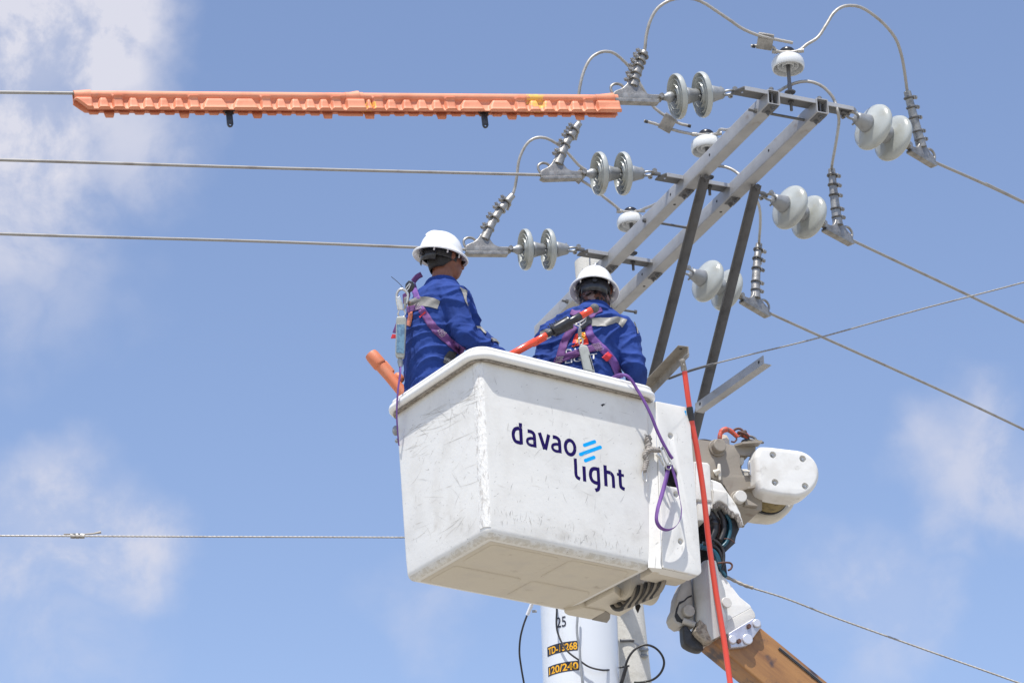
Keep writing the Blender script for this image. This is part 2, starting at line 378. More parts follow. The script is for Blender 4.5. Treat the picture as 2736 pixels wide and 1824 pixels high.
M_['knuckle'] = mat('grimy_shaded_grp', (.40, .38, .35), .55, col2=(.32, .30, .27), scale=12, dirt=(.13, .10, .08), dscale=14, dthr=(.56, .76), bump=.001, bscale=60)  # base dulled to paint in shade on the turned-away knuckle, grime on top
M_['zinc'] = mat('zinc_plate', (.55, .55, .62), .35, .55, col2=(.40, .40, .46), scale=14)
M_['zincbolt'] = mat('zinc_bolt', (.62, .62, .67), .35, .4)
M_['ropey'] = mat('synthetic_rope', (.30, .235, .11), .9, col2=(.14, .11, .06), scale=30, bump=.002, bscale=90)
M_['rope'] = mat('grey_rope', (.36, .33, .30), .95, col2=(.18, .16, .145), scale=60, bump=.003, bscale=200)
M_['hosedark'] = mat('black_hose', (.02, .02, .022), .42, col2=(.05, .045, .045), scale=14)
M_['hoseteal'] = mat('teal_hose', (.012, .085, .13), .4, col2=(.02, .05, .07), scale=10)
M_['hook'] = mat('worn_red_hook', (.55, .085, .045), .5, col2=(.22, .10, .08), scale=50, thr=(.5, .6), bump=.002)
M_['rust'] = mat('rusty_iron', (.13, .06, .045), .7, .2, col2=(.07, .05, .05), scale=60)
M_['ground'] = mat('pale_concrete_ground', (.33, .305, .26), .95, col2=(.26, .24, .20), scale=.35, dirt=(.13, .14, .08), dscale=.08, dthr=(.55, .7))
M_['label'] = mat('black_label', (.02, .022, .04), .5)
M_['amber'] = mat('amber_lettering', (.85, .43, .01), .5)
M_['glass'] = mat('dark_lens', (.01, .01, .012), .12)

M_['pack'] = mat('clear_grey_sleeve', (.36, .37, .34), .25, col2=(.28, .29, .27), scale=30)
M_['packlabel'] = mat('pale_blue_label', (.16, .30, .42), .35, col2=(.10, .19, .30), scale=40, thr=(.45, .55))
M_['packgrey'] = mat('grey_webbing_pack', (.44, .46, .44), .6, col2=(.36, .38, .36), scale=30)
M_['ballgrey'] = mat('grey_rubber_ball', (.10, .10, .10), .8, col2=(.16, .16, .16), scale=120, bump=.001, bscale=200)

# ------------------------------------------------------------------ ground
MB().add([(-600, -600, 0), (600, -600, 0), (600, 900, 0), (-600, 900, 0)], [[0, 1, 2, 3]]).build('ground', M_['ground'], smooth=0)['kind'] = 'structure'
# ------------------------------------------------------------------ aerial lift bucket
B0 = ony(1301, 1430, 13.6); ZB = B0.z
B1 = onz(1072, 1554, ZB); B2 = onz(1748, 1521, ZB)
ex = (B2 - B0).normalized(); ey = V((-ex.y, ex.x, 0))
MBK = frame(B0, ex, y=ey); IBK = MBK.inverted()
LX = (B2 - B0).length; LY = (B1 - B0).dot(ey)
T0 = ony(1292, 953, 13.57); ZT = T0.z; HB = ZT - ZB
t0 = IBK @ T0; t1 = IBK @ onz(1064, 1100, ZT); t2 = IBK @ onz(1733, 1062, ZT)
TX0, TY0 = -.045, -.03; TX1 = max(t2.x, LX + .01); TY1 = max(t1.y, LY + .02)
def rrect(x0, x1, y0, y1, z, r, n=6):
    out = []
    for (cx, cy, a0) in ((x1 - r, y1 - r, 0), (x0 + r, y1 - r, 90), (x0 + r, y0 + r, 180), (x1 - r, y0 + r, 270)):
        for k in range(n + 1):
            a = R(a0 + 90 * k / n); out.append(V((cx + r * math.cos(a), cy + r * math.sin(a), z)))
    return out
def brect(t, e=0, r=.038, z=None):
    """outer outline of the bucket at height fraction t, grown by e"""
    return rrect(TX0 * t - e, LX + (TX1 - LX) * t + e, TY0 * t - e, LY + (TY1 - LY) * t + e, HB * t if z is None else z, max(r + e, .01))
bucket = thing('lift_bucket', 'large scuffed white fibreglass bucket carrying the two line workers', 'bucket', MBK)
def bl(rings): return [[MBK @ p for p in r_] for r_ in rings]
rf = .05; rings = []
for k in range(7):
    a = R(90 * k / 6); rings.append(brect(0, -rf * (1 - math.sin(a)), .038, rf * (1 - math.cos(a))))
for k in range(1, 13):
    t = rf / HB + (1 - rf / HB) * k / 12; rings.append(brect(t))
for t, e in ((1, -.02), (.6, -.022), (.27, -.022)): rings.append(brect(t, e, .038))
body = MB().loft(bl(rings)).build('shell', M_['gelcoat'], bucket, smooth=30)
body.data.materials.append(M_['edge_wear']); body.data.materials.append(M_['corner_wear'])
inv = IBK
for p in body.data.polygons:
    c = p.center
    if c.z < .02 and p.area < .4 and c.z > .001: p.material_index = 1
    if c.z > .03 and c.x < -9 and c.y < .006 - .03 * c.z / HB + .012 and abs(p.normal.z) < .5: p.material_index = 2
# raised floor panels under the bucket, separated by the moulded cross
mx, my = LX * .52, LY * .52
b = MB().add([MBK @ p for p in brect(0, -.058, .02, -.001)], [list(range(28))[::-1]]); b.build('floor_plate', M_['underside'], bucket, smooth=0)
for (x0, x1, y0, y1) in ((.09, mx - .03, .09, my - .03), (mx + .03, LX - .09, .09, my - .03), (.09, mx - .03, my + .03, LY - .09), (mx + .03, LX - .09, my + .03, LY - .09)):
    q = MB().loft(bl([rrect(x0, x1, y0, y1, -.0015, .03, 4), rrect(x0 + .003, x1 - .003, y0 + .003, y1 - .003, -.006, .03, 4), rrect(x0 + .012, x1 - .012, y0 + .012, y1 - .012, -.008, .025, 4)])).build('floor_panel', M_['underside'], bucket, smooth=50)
def sweep(prof, name, m, par):
    rg = [brect(1, e, .06, HB + z) for e, z in prof]; rg.append(rg[0])
    return MB().loft(bl(rg), cap=False).build(name, m, par, smooth=50)
rim = sweep([(-.03, -.014), (.0, -.016), (.030, -.022), (.040, -.020), (.049, -.010), (.051, .002), (.048, .014), (.038, .021), (.02, .023), (-.03, .023)], 'rim', M_['liner'], bucket)
sweep([(-.035, .0245), (.024, .0245), (.031, .029), (.034, .037), (.031, .046), (.022, .051), (-.01, .052), (-.028, .048), (-.036, .04)], 'liner_lip', M_['liner'], bucket)
sweep([(-.0, -.022), (.026, -.026), (.026, -.033), (.001, -.030)], 'lip_shadow_bead', M_['grime_shade'], rim)  # dark bead whose colour paints the shade line under the lip
# rough worn strip down the near corner
rows = []
for k in range(41):
    t = .054 + .926 * k / 40; q = brect(t, .0005, .038)[14:21]; wj = .026 + .004 * mnoise.noise(V((0, 0, t * 14))) + .002 * mnoise.noise(V((3, 0, t * 60)))
    rows.append([MBK @ (q[0] + V((0, wj, 0)))] + [MBK @ q[0].lerp(q[0] + V((0, wj, 0)), .5)] + [MBK @ p for p in q[:6]])
MB().grid(rows).build('corner_strip', M_['corner_wear'], bucket, smooth=60, recalc=False)
# side cover box on the bucket's right end
PF = Plane(MBK @ V((LX, -.05, 0)), ex, -ey)          # its front plane
FR = Plane(MBK @ V((0, 0, 0)), ex, (MBK @ V((0, TY0, HB)) - MBK @ V((0, 0, 0))).cross(ex) * -1)
if FR.n.y > 0: FR = Plane(FR.P, ex, -FR.n)
LF = Plane(MBK @ V((0, 0, 0)), ey, (MBK @ V((TX0, 0, HB)) - MBK @ V((0, 0, 0))).cross(ey))
if LF.n.y > 0: LF = Plane(LF.P, ey, -LF.n)
cover = thing('side_cover', 'white cover box bolted to the right end of the bucket, with a rounded dark window', 'cover', PF.w(1800, 1300))
hole = [(1776, 1244), (1803, 1250), (1811, 1262), (1812, 1302), (1781, 1297)]
v_, f_ = PF.plate([round_poly([(1753, 1071), (1833, 1087), (1843, 1099), (1875, 1528), (1866, 1537), (1772, 1516)], 4), round_poly(hole, 5)], .014, .004, circ=[(1792, 1164, .0175), (1807, 1320, .0175), (1819, 1446, .0175)])
MB().add(v_, f_).build('front_panel', M_['gelcoat'], cover, smooth=35)
dd = ey * .17
fl = [PF.w(1753, 1071), PF.w(1772, 1516), PF.w(1866, 1537), PF.w(1875, 1528), PF.w(1843, 1099), PF.w(1833, 1087)]
def shift(p, a, z=0): return p + ey * a + V((0, 0, z))
lt, lb = PF.w(1731, 1069) + ey * .052, PF.w(1747, 1507) + ey * .052
q = MB(); P0 = [shift(p, .0135) for p in fl]; P1 = [shift(p, .09) for p in fl]
q.add(P0 + P1, [[1, 2, 8, 7], [2, 3, 9, 8], [3, 4, 10, 9], [4, 5, 11, 10], [5, 0, 6, 11]])
q.add([P0[0], P0[1], lb, lt, P1[0], P1[1]], [[0, 1, 2, 3], [3, 4, 0], [2, 1, 5]])
q.build('side_shell', M_['gelcoat'], cover, smooth=30)
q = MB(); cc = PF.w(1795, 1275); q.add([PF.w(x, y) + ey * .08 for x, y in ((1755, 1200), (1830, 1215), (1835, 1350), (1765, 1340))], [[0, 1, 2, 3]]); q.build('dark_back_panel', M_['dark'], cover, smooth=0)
def dimple(pl, x, y, r, par, m, bolt=True, h=0):
    Mx = frame(pl.w(x, y, h), pl.n, z=V((0, 0, 1)))
    d = MB().lathe([(-.002, r * 1.12), (-.0035, r * 1.04), (-.008, r * .96), (-.014, r * .80), (-.018, r * .58), (-.019, r * .2), (-.019, .0001)], Mx, 22).build('bolt_dimple', m, par, smooth=60)
    if bolt:
        MB().hexa(pl.w(x, y, -.019 + h), pl.n, r * .36, .013).hexa(pl.w(x, y, -.006 + h), pl.n, r * .2, .005).build('bolt', M_['steel'], d)
    return d
for (x, y) in ((1792, 1164), (1807, 1320), (1819, 1446)): dimple(PF, x, y, .0175, cover, M_['gelcoat'])
# blue scrap of tape on the cover
v_, f_ = PF.plate([[(1829, 1096), (1833, 1097), (1834, 1109), (1832, 1109), (1831, 1102), (1829, 1101)]], .001, z=.0012); MB().add(v_, f_).build('blue_mark', M_['cyan'], cover, smooth=0)

# ---- lettering on the bucket's face
def lz(pts): return [(1350 + x / 6.918, 1110 + y / 6.918) for x, y in pts]
DAV = [('d', [(([(278, 136), (298, 528)]), 60, 0), ([(272, 240), (215, 235), (168, 262), (146, 330), (158, 415), (200, 478), (300, 506)], 58, 1)]),
       ('a', [([(412, 282), (480, 298), (525, 338), (538, 400), (550, 588)], 58, 1), ([(532, 426), (470, 418), (420, 432), (406, 475), (428, 520), (478, 547), (545, 552)], 46, 1)]),
       ('v', [([(630, 312), (729, 622)], 62, 0), ([(802, 350), (742, 626)], 58, 0)]),
       ('a', [([(876, 390), (944, 406), (989, 446), (1002, 508), (1014, 692)], 58, 1), ([(996, 534), (934, 526), (884, 540), (870, 583), (892, 628), (942, 655), (1009, 660)], 46, 1)]),
       ('o', [([(1198 + 88 * math.cos(a) , 587 + 131 * math.sin(a) + 22 * math.cos(a)) for a in [math.pi * 2 * k / 24 for k in range(25)]], 57, 0)]),
       ('l', [([(1292, 788), (1300, 930), (1307, 1080), (1330, 1135), (1383, 1170)], 56, 1)]),
       ('i', [([(1453, 934), (1468, 1214)], 60, 0)]),
       ('g', [([(1742, 995), (1640, 978), (1590, 1010), (1574, 1095), (1600, 1185), (1655, 1232), (1725, 1248)], 58, 1), ([(1714, 985), (1724, 1150), (1731, 1290), (1715, 1358), (1664, 1378)], 56, 1)]),
       ('h', [([(1842, 914), (1863, 1302)], 60, 0), ([(1868, 1037), (1940, 1057), (1985, 1110), (1996, 1180), (2004, 1335)], 56, 1)]),
       ('t', [([(2116, 994), (2130, 1270), (2155, 1330), (2208, 1360)], 56, 1), ([(2063, 1079), (2193, 1107)], 44, 0)])]
# the printed face of the shell is flat between its rounded corners
def flat_letter(strokes, m, name, par, z0=.0004):
    q = MB()
    for i, (pts, wz, sm) in enumerate(strokes):
        poly, L, Rr = stroke(FR, lz(pts), wz / 6.918, smooth=bool(sm))
        h = z0 + i * .00015; rows = [[FR.M @ (a + V((0, 0, h))) for a in L], [FR.M @ (a + V((0, 0, h))) for a in Rr]]
        q.grid(rows)
    o = q.build(name, m, par, smooth=0, recalc=False); return o
for nme, st in DAV: flat_letter(st, M_['navy'], 'printed_letter', bucket)
for a in (([(1462, 546), (1652, 479)], 56), ([(1388, 716), (1758, 581)], 56), ([(1480, 829), (1640, 769)], 56)):
    poly, L, Rr = stroke(FR, lz(a[0]), a[1] / 6.918, h=.0004, smooth=False, ends='round')
    MB().add(poly, [list(range(len(poly)))]).build('printed_bar', M_['cyan'], bucket, smooth=0)

# scuffs and scratches: hair-thin worn lines on the two visible faces
def scratch_set(pl, box, n, m, name, seed, ang=(0, 180), lmax=60, wd=.0011, par=bucket):
    rnd = random.Random(seed); b = MB()
    for i in range(n):
        u, v = rnd.random(), rnd.random()
        x = (box[0][0] * (1 - u) + box[1][0] * u) * (1 - v) + (box[3][0] * (1 - u) + box[2][0] * u) * v
        y = (box[0][1] * (1 - u) + box[1][1] * u) * (1 - v) + (box[3][1] * (1 - u) + box[2][1] * u) * v
        a = R(rnd.uniform(*ang)); L = 4 + lmax * rnd.random() ** 2.5; cv = rnd.uniform(-.35, .35); P = []
        for k in range(7):
            t = k / 6 - .5; aa = a + cv * t; P.append(pl.w(x + L * t * math.cos(aa), y + L * t * math.sin(aa), .00075 + .00001 * (i % 20)))
        d = (P[-1] - P[0]).normalized(); s_ = d.cross(pl.n); w0 = wd * rnd.uniform(.4, 1.1)
        b.grid([[p - s_ * w0 * (1 - abs(k - 3) / 3.3), p + s_ * w0 * (1 - abs(k - 3) / 3.3)] for k, p in enumerate(P)])
    o = b.build(name, m, par, smooth=0, recalc=False, weld=False); o['kind'] = 'stuff'
LBX = [(1095, 1130), (1272, 1010), (1280, 1400), (1105, 1500)]; RBX = [(1320, 1000), (1700, 1100), (1720, 1450), (1325, 1390)]
scratch_set(LF, LBX, 60, M_['scratch'], 'scratches', 3, (95, 165), 95)
scratch_set(LF, LBX, 55, M_['scratch_light'], 'fine_scratches', 4, (0, 180), 70)
scratch_set(LF, [(1080, 1150), (1290, 1000), (1292, 1060), (1085, 1240)], 60, M_['scratch'], 'rim_scuffs', 8, (140, 170), 90)
scratch_set(FR, RBX, 38, M_['scratch'], 'scratches', 5, (60, 120), 26)
scratch_set(FR, RBX, 45, M_['scratch_light'], 'fine_scratches', 6, (0, 180), 60)
scratch_set(FR, [(1310, 1350), (1720, 1460), (1722, 1490), (1312, 1392)], 80, M_['scratch'], 'lower_edge_scuffs', 7, (70, 115), 24)
scratch_set(PF, [(1765, 1100), (1835, 1110), (1862, 1500), (1785, 1490)], 26, M_['scratch_light'], 'scratches', 9, (70, 110), 22, par=cover)
# black nick on the right-hand face
MB().add([FR.w(x, y, .0012) for x, y in ((1605, 1081), (1612, 1078), (1618, 1080), (1612, 1083), (1609, 1086))], [[0, 1, 2, 3, 4]]).build('paint_nick', M_['dark'], bucket, smooth=0)
MB().add([FR.w(x, y, .0012) for x, y in ((1269 + 1, 1342), (1272, 1341), (1273, 1350), (1277, 1350), (1276, 1353), (1270, 1352))], [[0, 1, 2, 3, 4, 5]]) if False else None
# ------------------------------------------------------------------ pole top: arms, plates, braces
ZA = 8.2 + C.z                      # underside level of the two arms
AH, AW = .098, .080
# arm A: lower left-hand edge traced at its underside level
A0 = onz(2053, 276, ZA); A1 = onz(1428.6, 905, ZA)
dA = (A1 - A0); dA.z = 0; dA.normalize(); nA = V((-dA.y, dA.x, 0))      # nA points to the right-hand side of the arms
if nA.x < 0: nA = -nA
Bp = onz(2183.5, 299, ZA); gap = (Bp - A0).dot(nA); Bstart = (Bp - A0).dot(dA)
UZ = V((0, 0, 1))
def armM(P): return frame(P, dA, z=UZ)
def A_(s, n=0, z=0): return A0 + dA * s + nA * n + UZ * z
def make_arm(P, L, name, label):
    th = thing('crossarm', label, 'crossarm', armM(P), 'galvanised box-section crossarms')
    sgn = nA.dot(th.matrix_world.col[1].to_3d())
    def ring(s, ins):
        pts = [(ins, ins), (AW - ins, ins), (AW - ins, AH - ins), (ins, AH - ins)]
        rr = round_poly(pts, .008 if ins == 0 else .005, 3)
        return [P + dA * s + nA * a + UZ * b_ for a, b_ in rr]
    rg = [ring(.25, .006), ring(0, .006), ring(0, 0), ring(L, 0), ring(L, .006), ring(L - .2, .006)]
    MB().loft(rg, cap=True).build('beam', M_['galv'], th, smooth=40)
    # thicker sleeve plates wrapped round the beam where the plates bolt on
    for s0, s1 in ((.0, .11), (.52, .60)):
        pass
    return th
LB = (A1 - A0).length
armA = make_arm(A0, LB, 'crossarm', 'longer left galvanised crossarm running from the line cover end to behind the workers')
P_B = A0 + nA * gap + dA * Bstart
armB = make_arm(P_B, LB - .02, 'crossarm', 'right-hand galvanised crossarm passing behind the right worker, nearest the smooth insulators')
def hole_(par, P, n, r=.009):
    MB().tube([P - n * .004, P + n * .0012], r, 14).build('bolt_hole', M_['dark'], par)
# stations of the three cross plates along the arms
def station(px, py, n, z): q = (onz(px, py, ZA + z) - A0); return q.dot(dA)
s1 = .055
s2 = station(1783, 452, -.16, AH) + .08; s3 = station(1577, 655, -.16, AH) + .09
plates = []
for i, (s, lab) in enumerate(((s1, 'flat galvanised plate across the near ends of both crossarms'), (s2, 'flat galvanised plate across the crossarms at the middle insulators'), (s3, 'flat galvanised plate across the crossarms beside the pole top'))):
    nl = -.185; nr = gap + AW + .19
    if i == 1: nl = -.15; nr = gap + AW + .06
    if i == 2: nl = -.18; nr = gap + AW + .06
    th = thing('cross_plate', lab, 'plate', armM(A_(s, 0, AH)), 'plates joining the two crossarms')
    z0 = -.020; hw = .050
    # channel section: flat web with two short down-turned lips, clipped corners at its ends
    for (na, nb2, outs_) in ((nl, -.0015, [[(nl + .03, -hw), (-.0015, -hw), (-.0015, hw), (nl, hw), (nl, -hw + .055)], [(nl + .05 + .011 * math.cos(a), .01 + .011 * math.sin(a)) for a in [k * math.pi / 6 for k in range(12)]]]),
                            (AW + .0015, gap - .0015, [[(AW + .0015, -hw), (gap - .0015, -hw), (gap - .0015, hw), (AW + .0015, hw)]]),
                            (gap + AW + .0015, nr, [[(gap + AW + .0015, -hw), (nr - .012, -hw), (nr, -hw + .012), (nr, hw), (gap + AW + .0015, hw)]])):
        vv, ff = curve_mesh(outs_, .010, .001)
        MB().add([A_(s, v.x, AH + z0 + .005 + v.z) + dA * v.y for v in vv], ff).build('web', M_['galv_dark'], th, smooth=30)
        a_, b2_ = (nl + .035 if na == nl else na), nb2 - (.014 if nb2 == nr else 0)
        MB().box(A_(s - hw - .004, (a_ + b2_) / 2, AH - .004 + z0), .007, b2_ - a_, .026, (dA, nA, UZ)).build('lip', M_['galv'], th, smooth=0, bevel=.001)
    # saddle bolts through the beams
    for nn in (AW / 2, gap + AW / 2):
        for ds in (-.03, .03):
            MB().rod(A_(s + ds, nn, -.03), A_(s + ds, nn, AH + .03), .0065, 10).hexa(A_(s + ds, nn, -.018), UZ, .0145, .012).hexa(A_(s + ds, nn, AH + .012), UZ, .0145, .012).build('bolt', M_['galv_dark'], th)
        MB().box(A_(s, nn, -.0045), .10, AW * .8, .006, (dA, nA, UZ)).build('washer_plate', M_['galv_dark'], th, bevel=.002)
    MB().rod(A_(s, (nl), -.0) + UZ * .2, A_(s, nl) + UZ * .2, .001, 3) if False else None
    plates.append(th)
# threaded rods tying the arms together
for (s, n0, n1, z, lab) in ((.155, -.05, gap + .02, .028, 'threaded tie rod between the crossarms near their open ends'), (station(1769, 599, 0, .04), -.02, gap + .03, .045, 'threaded tie rod between the crossarms behind the brace'),
                            (s3 + .62, -.04, gap + AW + .11, .03, 'threaded tie rod sticking out beside the right worker helmet')):
    th = thing('tie_rod', lab, 'rod', A_(s, n0, z), 'tie rods between the crossarms')
    MB().rod(A_(s, n0, z), A_(s, n1, z), .0085, 10).build('rod', M_['galv_dark'], th)
    MB().hexa(A_(s, -.014, z), nA, .016, .013).build('nut', M_['galv_dark'], th)
    MB().hexa(A_(s, n1 - .012, z), nA, .016, .013).build('nut', M_['galv_dark'], th)
# bolt holes on the faces
for s in (.78, s2 + .14, s3 + .12): hole_(armA, A_(s, 0, .05), -nA)
for s in (.62, s2 + .14, s3 + .12): hole_(armB, P_B + dA * s + UZ * .055, -nA)
for s in (s2 + .17, s3 + .18):
    hole_(armA, A_(s, AW * .5, 0), -UZ); hole_(armB, P_B + dA * s + nA * (AW * .5), -UZ)

# ---- the pole itself, between the arms
ps = station(1577, 690, 0, 0) ; PC = A_(ps, (gap + AW) / 2)
Ptop = None
for k in range(90):                                   # slide along the arms until the shaft stands where the photo has it
    s = 1.2 + k * .03; P = A_(s, (gap + AW) / 2, .385)
    if pix(P)[0] < 1580: break
PC = A_(s, (gap + AW) / 2, 0); print('POLE', PC, pix(PC), 'dist', PC.y, 's', s, 'gap free', gap - AW)
YP = PC.y
def on_pole_plane(x, y, dy=0): return ony(x, y, YP + dy)
pt = V((PC.x, PC.y, ZA + .385)); pb = on_pole_plane(1672, 1700)
ax = (pt - pb).normalized(); pbase = pt - ax * ((pt.z + .3) / ax.z)
pole = thing('utility_pole', 'weathered white concrete utility pole behind the bucket and the transformer', 'pole', V((pbase.x, pbase.y, 0)))
rt = (gap - AW) / 2 - .012; rt = min(max(rt, .07), .115)
rg = []; Lp = (pt - pbase).length
Mp = frame(pt, -ax, z=V((0, 1, 0)))
MB().lathe([(0, .0001), (0, rt - .008), (.006, rt), (.5, rt + .004), (2, rt + .018), (5, rt + .05), (Lp, rt + .09)], Mp, 40, cap=False).build('shaft', M_['concrete'], pole, smooth=40)
for dx in (.10, .34, .58):
    MB().rod(pt - ax * dx + V((0, -rt - .001, 0)) + V((-.055, 0.02, 0)), pt - ax * dx + V((-.055, -rt + .03, 0)), .010, 12).build('bolt_hole', M_['dark'], pole)
# small hanger strap beside the pole top
b = MB().box(A_(s3 + .12, -.055, AH - .03), .006, .006, .15, (dA, nA, UZ)).box(A_(s3 + .12, -.075, AH + .04), .03, .05, .006, (dA, nA, UZ))
th = thing('hanger_strap', 'short white strap hanging under the plate beside the pole top', 'strap', A_(s3 + .12, -.06, AH)); b.build('strap', M_['galv'], th)

# ---- diagonal braces (angle iron)
def angle_bar(P, Q, wdt, side, up_, m, name, label, cat, group=None, th_=.006, holes=()):
    d = (Q - P).normalized(); side = V(side); side = (side - d * side.dot(d)).normalized(); up_ = V(up_); up_ = (up_ - d * up_.dot(d) - side * up_.dot(side)).normalized()
    t = thing(name, label, cat, frame(P, d, z=up_), group)
    prof = [(0, 0), (wdt, 0), (wdt, th_), (th_, th_), (th_, wdt), (0, wdt)]
    MB().loft([[P + side * a + up_ * b_ for a, b_ in prof], [Q + side * a + up_ * b_ for a, b_ in prof]]).build('angle_iron', m, t, smooth=0, bevel=.0015)
    for hpos in holes:
        c = P + d * hpos + side * (wdt * .55)
        MB().tube([c - up_ * .0015, c + up_ * (th_ + .0015)], .010, 14).build('bolt_hole', M_['dark'], t)
    return t
tA = onz(1873, 472, ZA); tB = onz(2010, 497, ZA)
tA.z = tB.z = ZA + .02
bA = ony(1606, 1500, YP - .13); bB = ony(1744, 1552, YP - .10)
for (P, Q, lab) in ((tA, bA, 'dark diagonal brace running down from the left crossarm towards the pole'), (tB, bB, 'dark diagonal brace running down from the right crossarm beside the red pole')):
    t = angle_bar(P, Q, .062, V((1, -.25, 0)), V((.2, -1, .1)), M_['galv_dark'], 'diagonal_brace', lab, 'brace', 'diagonal braces under the crossarms')
    MB().rod(P + V((.03, -.03, -.04)), P + V((.03, .06, -.04)), .009).hexa(P + V((.03, -.035, -.04)), V((0, 1, 0)), .017, .013).build('bolt', M_['galv_dark'], t)
# loose lower angles
g1a, g1b = onz(1728, 1043, C.z + 7.05), onz(1840, 925, C.z + 7.05)
angle_bar(g1a, g1b, .068, V((-1, .3, .0)), V((0, 0, -1)), M_['galv_brown'], 'steel_angle', 'short brown-stained steel angle rising behind the right end of the bucket', 'steel angle', holes=((g1b - g1a).length - .035,))
g2a, g2b = onz(1858, 1100, C.z + 6.98), onz(2040, 972, C.z + 6.98)
angle_bar(g2a, g2b, .058, V((0, 0, 1)), V((.3, 1, 0)), M_['galv'], 'steel_angle', 'pale grey steel angle pointing up right above the winch', 'steel angle', holes=((g2b - g2a).length - .05, .06))

# ------------------------------------------------------------------ insulators
def skirt_profile(r, t):
    # from the cap (smooth, towards -x) to the ribbed underside (towards +x)
    return [(-.030, .036), (-.020, .050), (-.012, .075), (-.004, r * .80), (.006, r * .96), (.018, r), (.030, r * .985), (.036, r * .955), (.033, r * .92), (.004, r * .89), (-.001, r * .85), (.003, r * .80), (.032, r * .765), (.036, r * .75), (.032, r * .73), (.000, r * .69), (-.005, r * .63), (.000, r * .58), (.036, r * .54), (.041, r * .525), (.037, r * .505), (.000, r * .46), (-.005, r * .40), (.003, r * .36), (.036, r * .325), (.038, r * .31), (.034, r * .29), (.012, r * .24), (.014, .018), (.014, .0001)]
def cap_profile(s=1): return [(-.108, .0001), (-.108, .020), (-.104, .028), (-.095, .033), (-.080, .036), (-.060, .041), (-.040, .047), (-.028, .050), (-.024, .048), (-.024, .030)]
def make_string(M, label, group):
    """x axis points from the shackle towards the line; origin at the shackle end of the first cap"""
    t = thing('insulator_string', label, 'insulator', M, group)
    for i in range(2):
        Mi = M @ Matrix.Translation((.108 + .146 * i, 0, 0))
        sk = MB().lathe(skirt_profile(.128, 0), Mi, 48).build('skirt', M_['porcelain'], t, smooth=60)
        MB().lathe(cap_profile(), Mi, 28).build('cap', M_['capiron'], t, smooth=50)
        MB().tube([Mi @ V((-.098, 0, .03)), Mi @ V((-.098, 0, .041))], .006, 8).tube([Mi @ V((-.098, .026, -.02)), Mi @ V((-.098, .034, -.027))], .006, 8).build('cotter_pin', M_['capiron'], sk)
        MB().rod(Mi @ V((.012, 0, 0)), Mi @ V((.052, 0, 0)), .009).build('pin', M_['galv_dark'], t)
    # socket fitting towards the clamp
    Mi = M @ Matrix.Translation((.108 + .292, 0, 0))
    MB().lathe([(-.108 + .0, .0001), (-.106, .018), (-.098, .027), (-.085, .030), (-.068, .028), (-.058, .020), (-.040, .016), (-.036, .0001)], Mi, 20).build('socket', M_['capiron'], t, smooth=60)
    # bow shackle towards the plate
    pts = [V((0.012, 0, 0)) + V((-.035 + .035 * math.cos(a), .026 * math.sin(a), 0)) for a in [R(d) for d in range(-140, 141, 20)]]
    MB().tube([M @ p for p in pts], .0075, 8).build('shackle_bow', M_['capiron'], t)
    MB().rod(M @ V((-.052, -.045, 0)), M @ V((-.052, .045, 0)), .008).hexa(M @ V((-.052, .034, 0)), M.to_3x3() @ V((0, 1, 0)), .016, .012).hexa(M @ V((-.052, -.046, 0)), M.to_3x3() @ V((0, 1, 0)), .016, .012).build('shackle_pin', M_['cast'], t)
    MB().tube([M @ V((-.10, 0, -.004)), M @ V((-.075, 0, .0)), M @ V((-.045, 0, 0))], [.012, .016, .013], 8, ell=(1, .7)).build('link', M_['galv_dark'], t)
    return t
def cross(a, b): return V(a).cross(V(b))
LEFT = [((1953, 249), (1885.5, 252.5), (1816.6, 257.7), (1781, 253)), ((1740, 462), (1674, 464), (1611, 464), (1581, 460)), ((1531.6, 664), (1474, 666.3), (1408, 666.8), (1376, 670))]
aL, bLw = R(17), R(9.6)
dL = V((-math.cos(bLw) * math.cos(aL), -math.cos(bLw) * math.sin(aL), -math.sin(bLw)))
labL = ['topmost left insulator string, its ribbed discs beside the end of the orange line cover', 'middle left insulator string of two ribbed discs on the second plate', 'lowest left insulator string of two ribbed discs, left of the pole top']
strL = []
for i, (p0, p2, p1, eye) in enumerate(LEFT):
    P = onz(p0[0], p0[1], ZA + AH - .01)
    D = depth(P)
    # scale so that the spacing of the discs matches
    a = P + dL * .108; b_ = P + dL * .254; sp = (V(pix(b_)) - V(pix(a))).length; obs = (V(p1) - V(p2)).length; sc = obs / sp
    # point the axis so both disc centres fall on their pixels
    d1 = (at(p1[0], p1[1], depth(b_ )) - at(p2[0], p2[1], depth(a))).normalized()
    sc = max(.93, min(1.08, sc)); print('L string', i, 'scale', sc, D, dL, d1)
    P = at(p2[0], p2[1], depth(a)) - d1 * .108 * sc
    Mx = frame(P, d1, z=UZ) @ Matrix.Scale(sc, 4)
    if i == 0: strL.append(make_string(Mx, labL[0], 'insulator strings on the crossarm plates'))
    else: strL.append(copy_tree(strL[0], None, Mx, labL[i]))
RIGHT = [((2274, 310), (2326, 336), (2377.5, 364.4), (2420, 381)), ((2055.8, 523.7), (2103.6, 550.8), (2153, 576.3), (2191, 592)), ((1839, 727.7), (1884, 747.6), (1933.8, 770.8), (1972, 785.7))]
labR = ['topmost right insulator string with two smooth pale porcelain discs', 'middle right insulator string of smooth pale discs beside the right crossarm', 'lowest right insulator string of smooth discs partly behind a dark brace']
strR = []
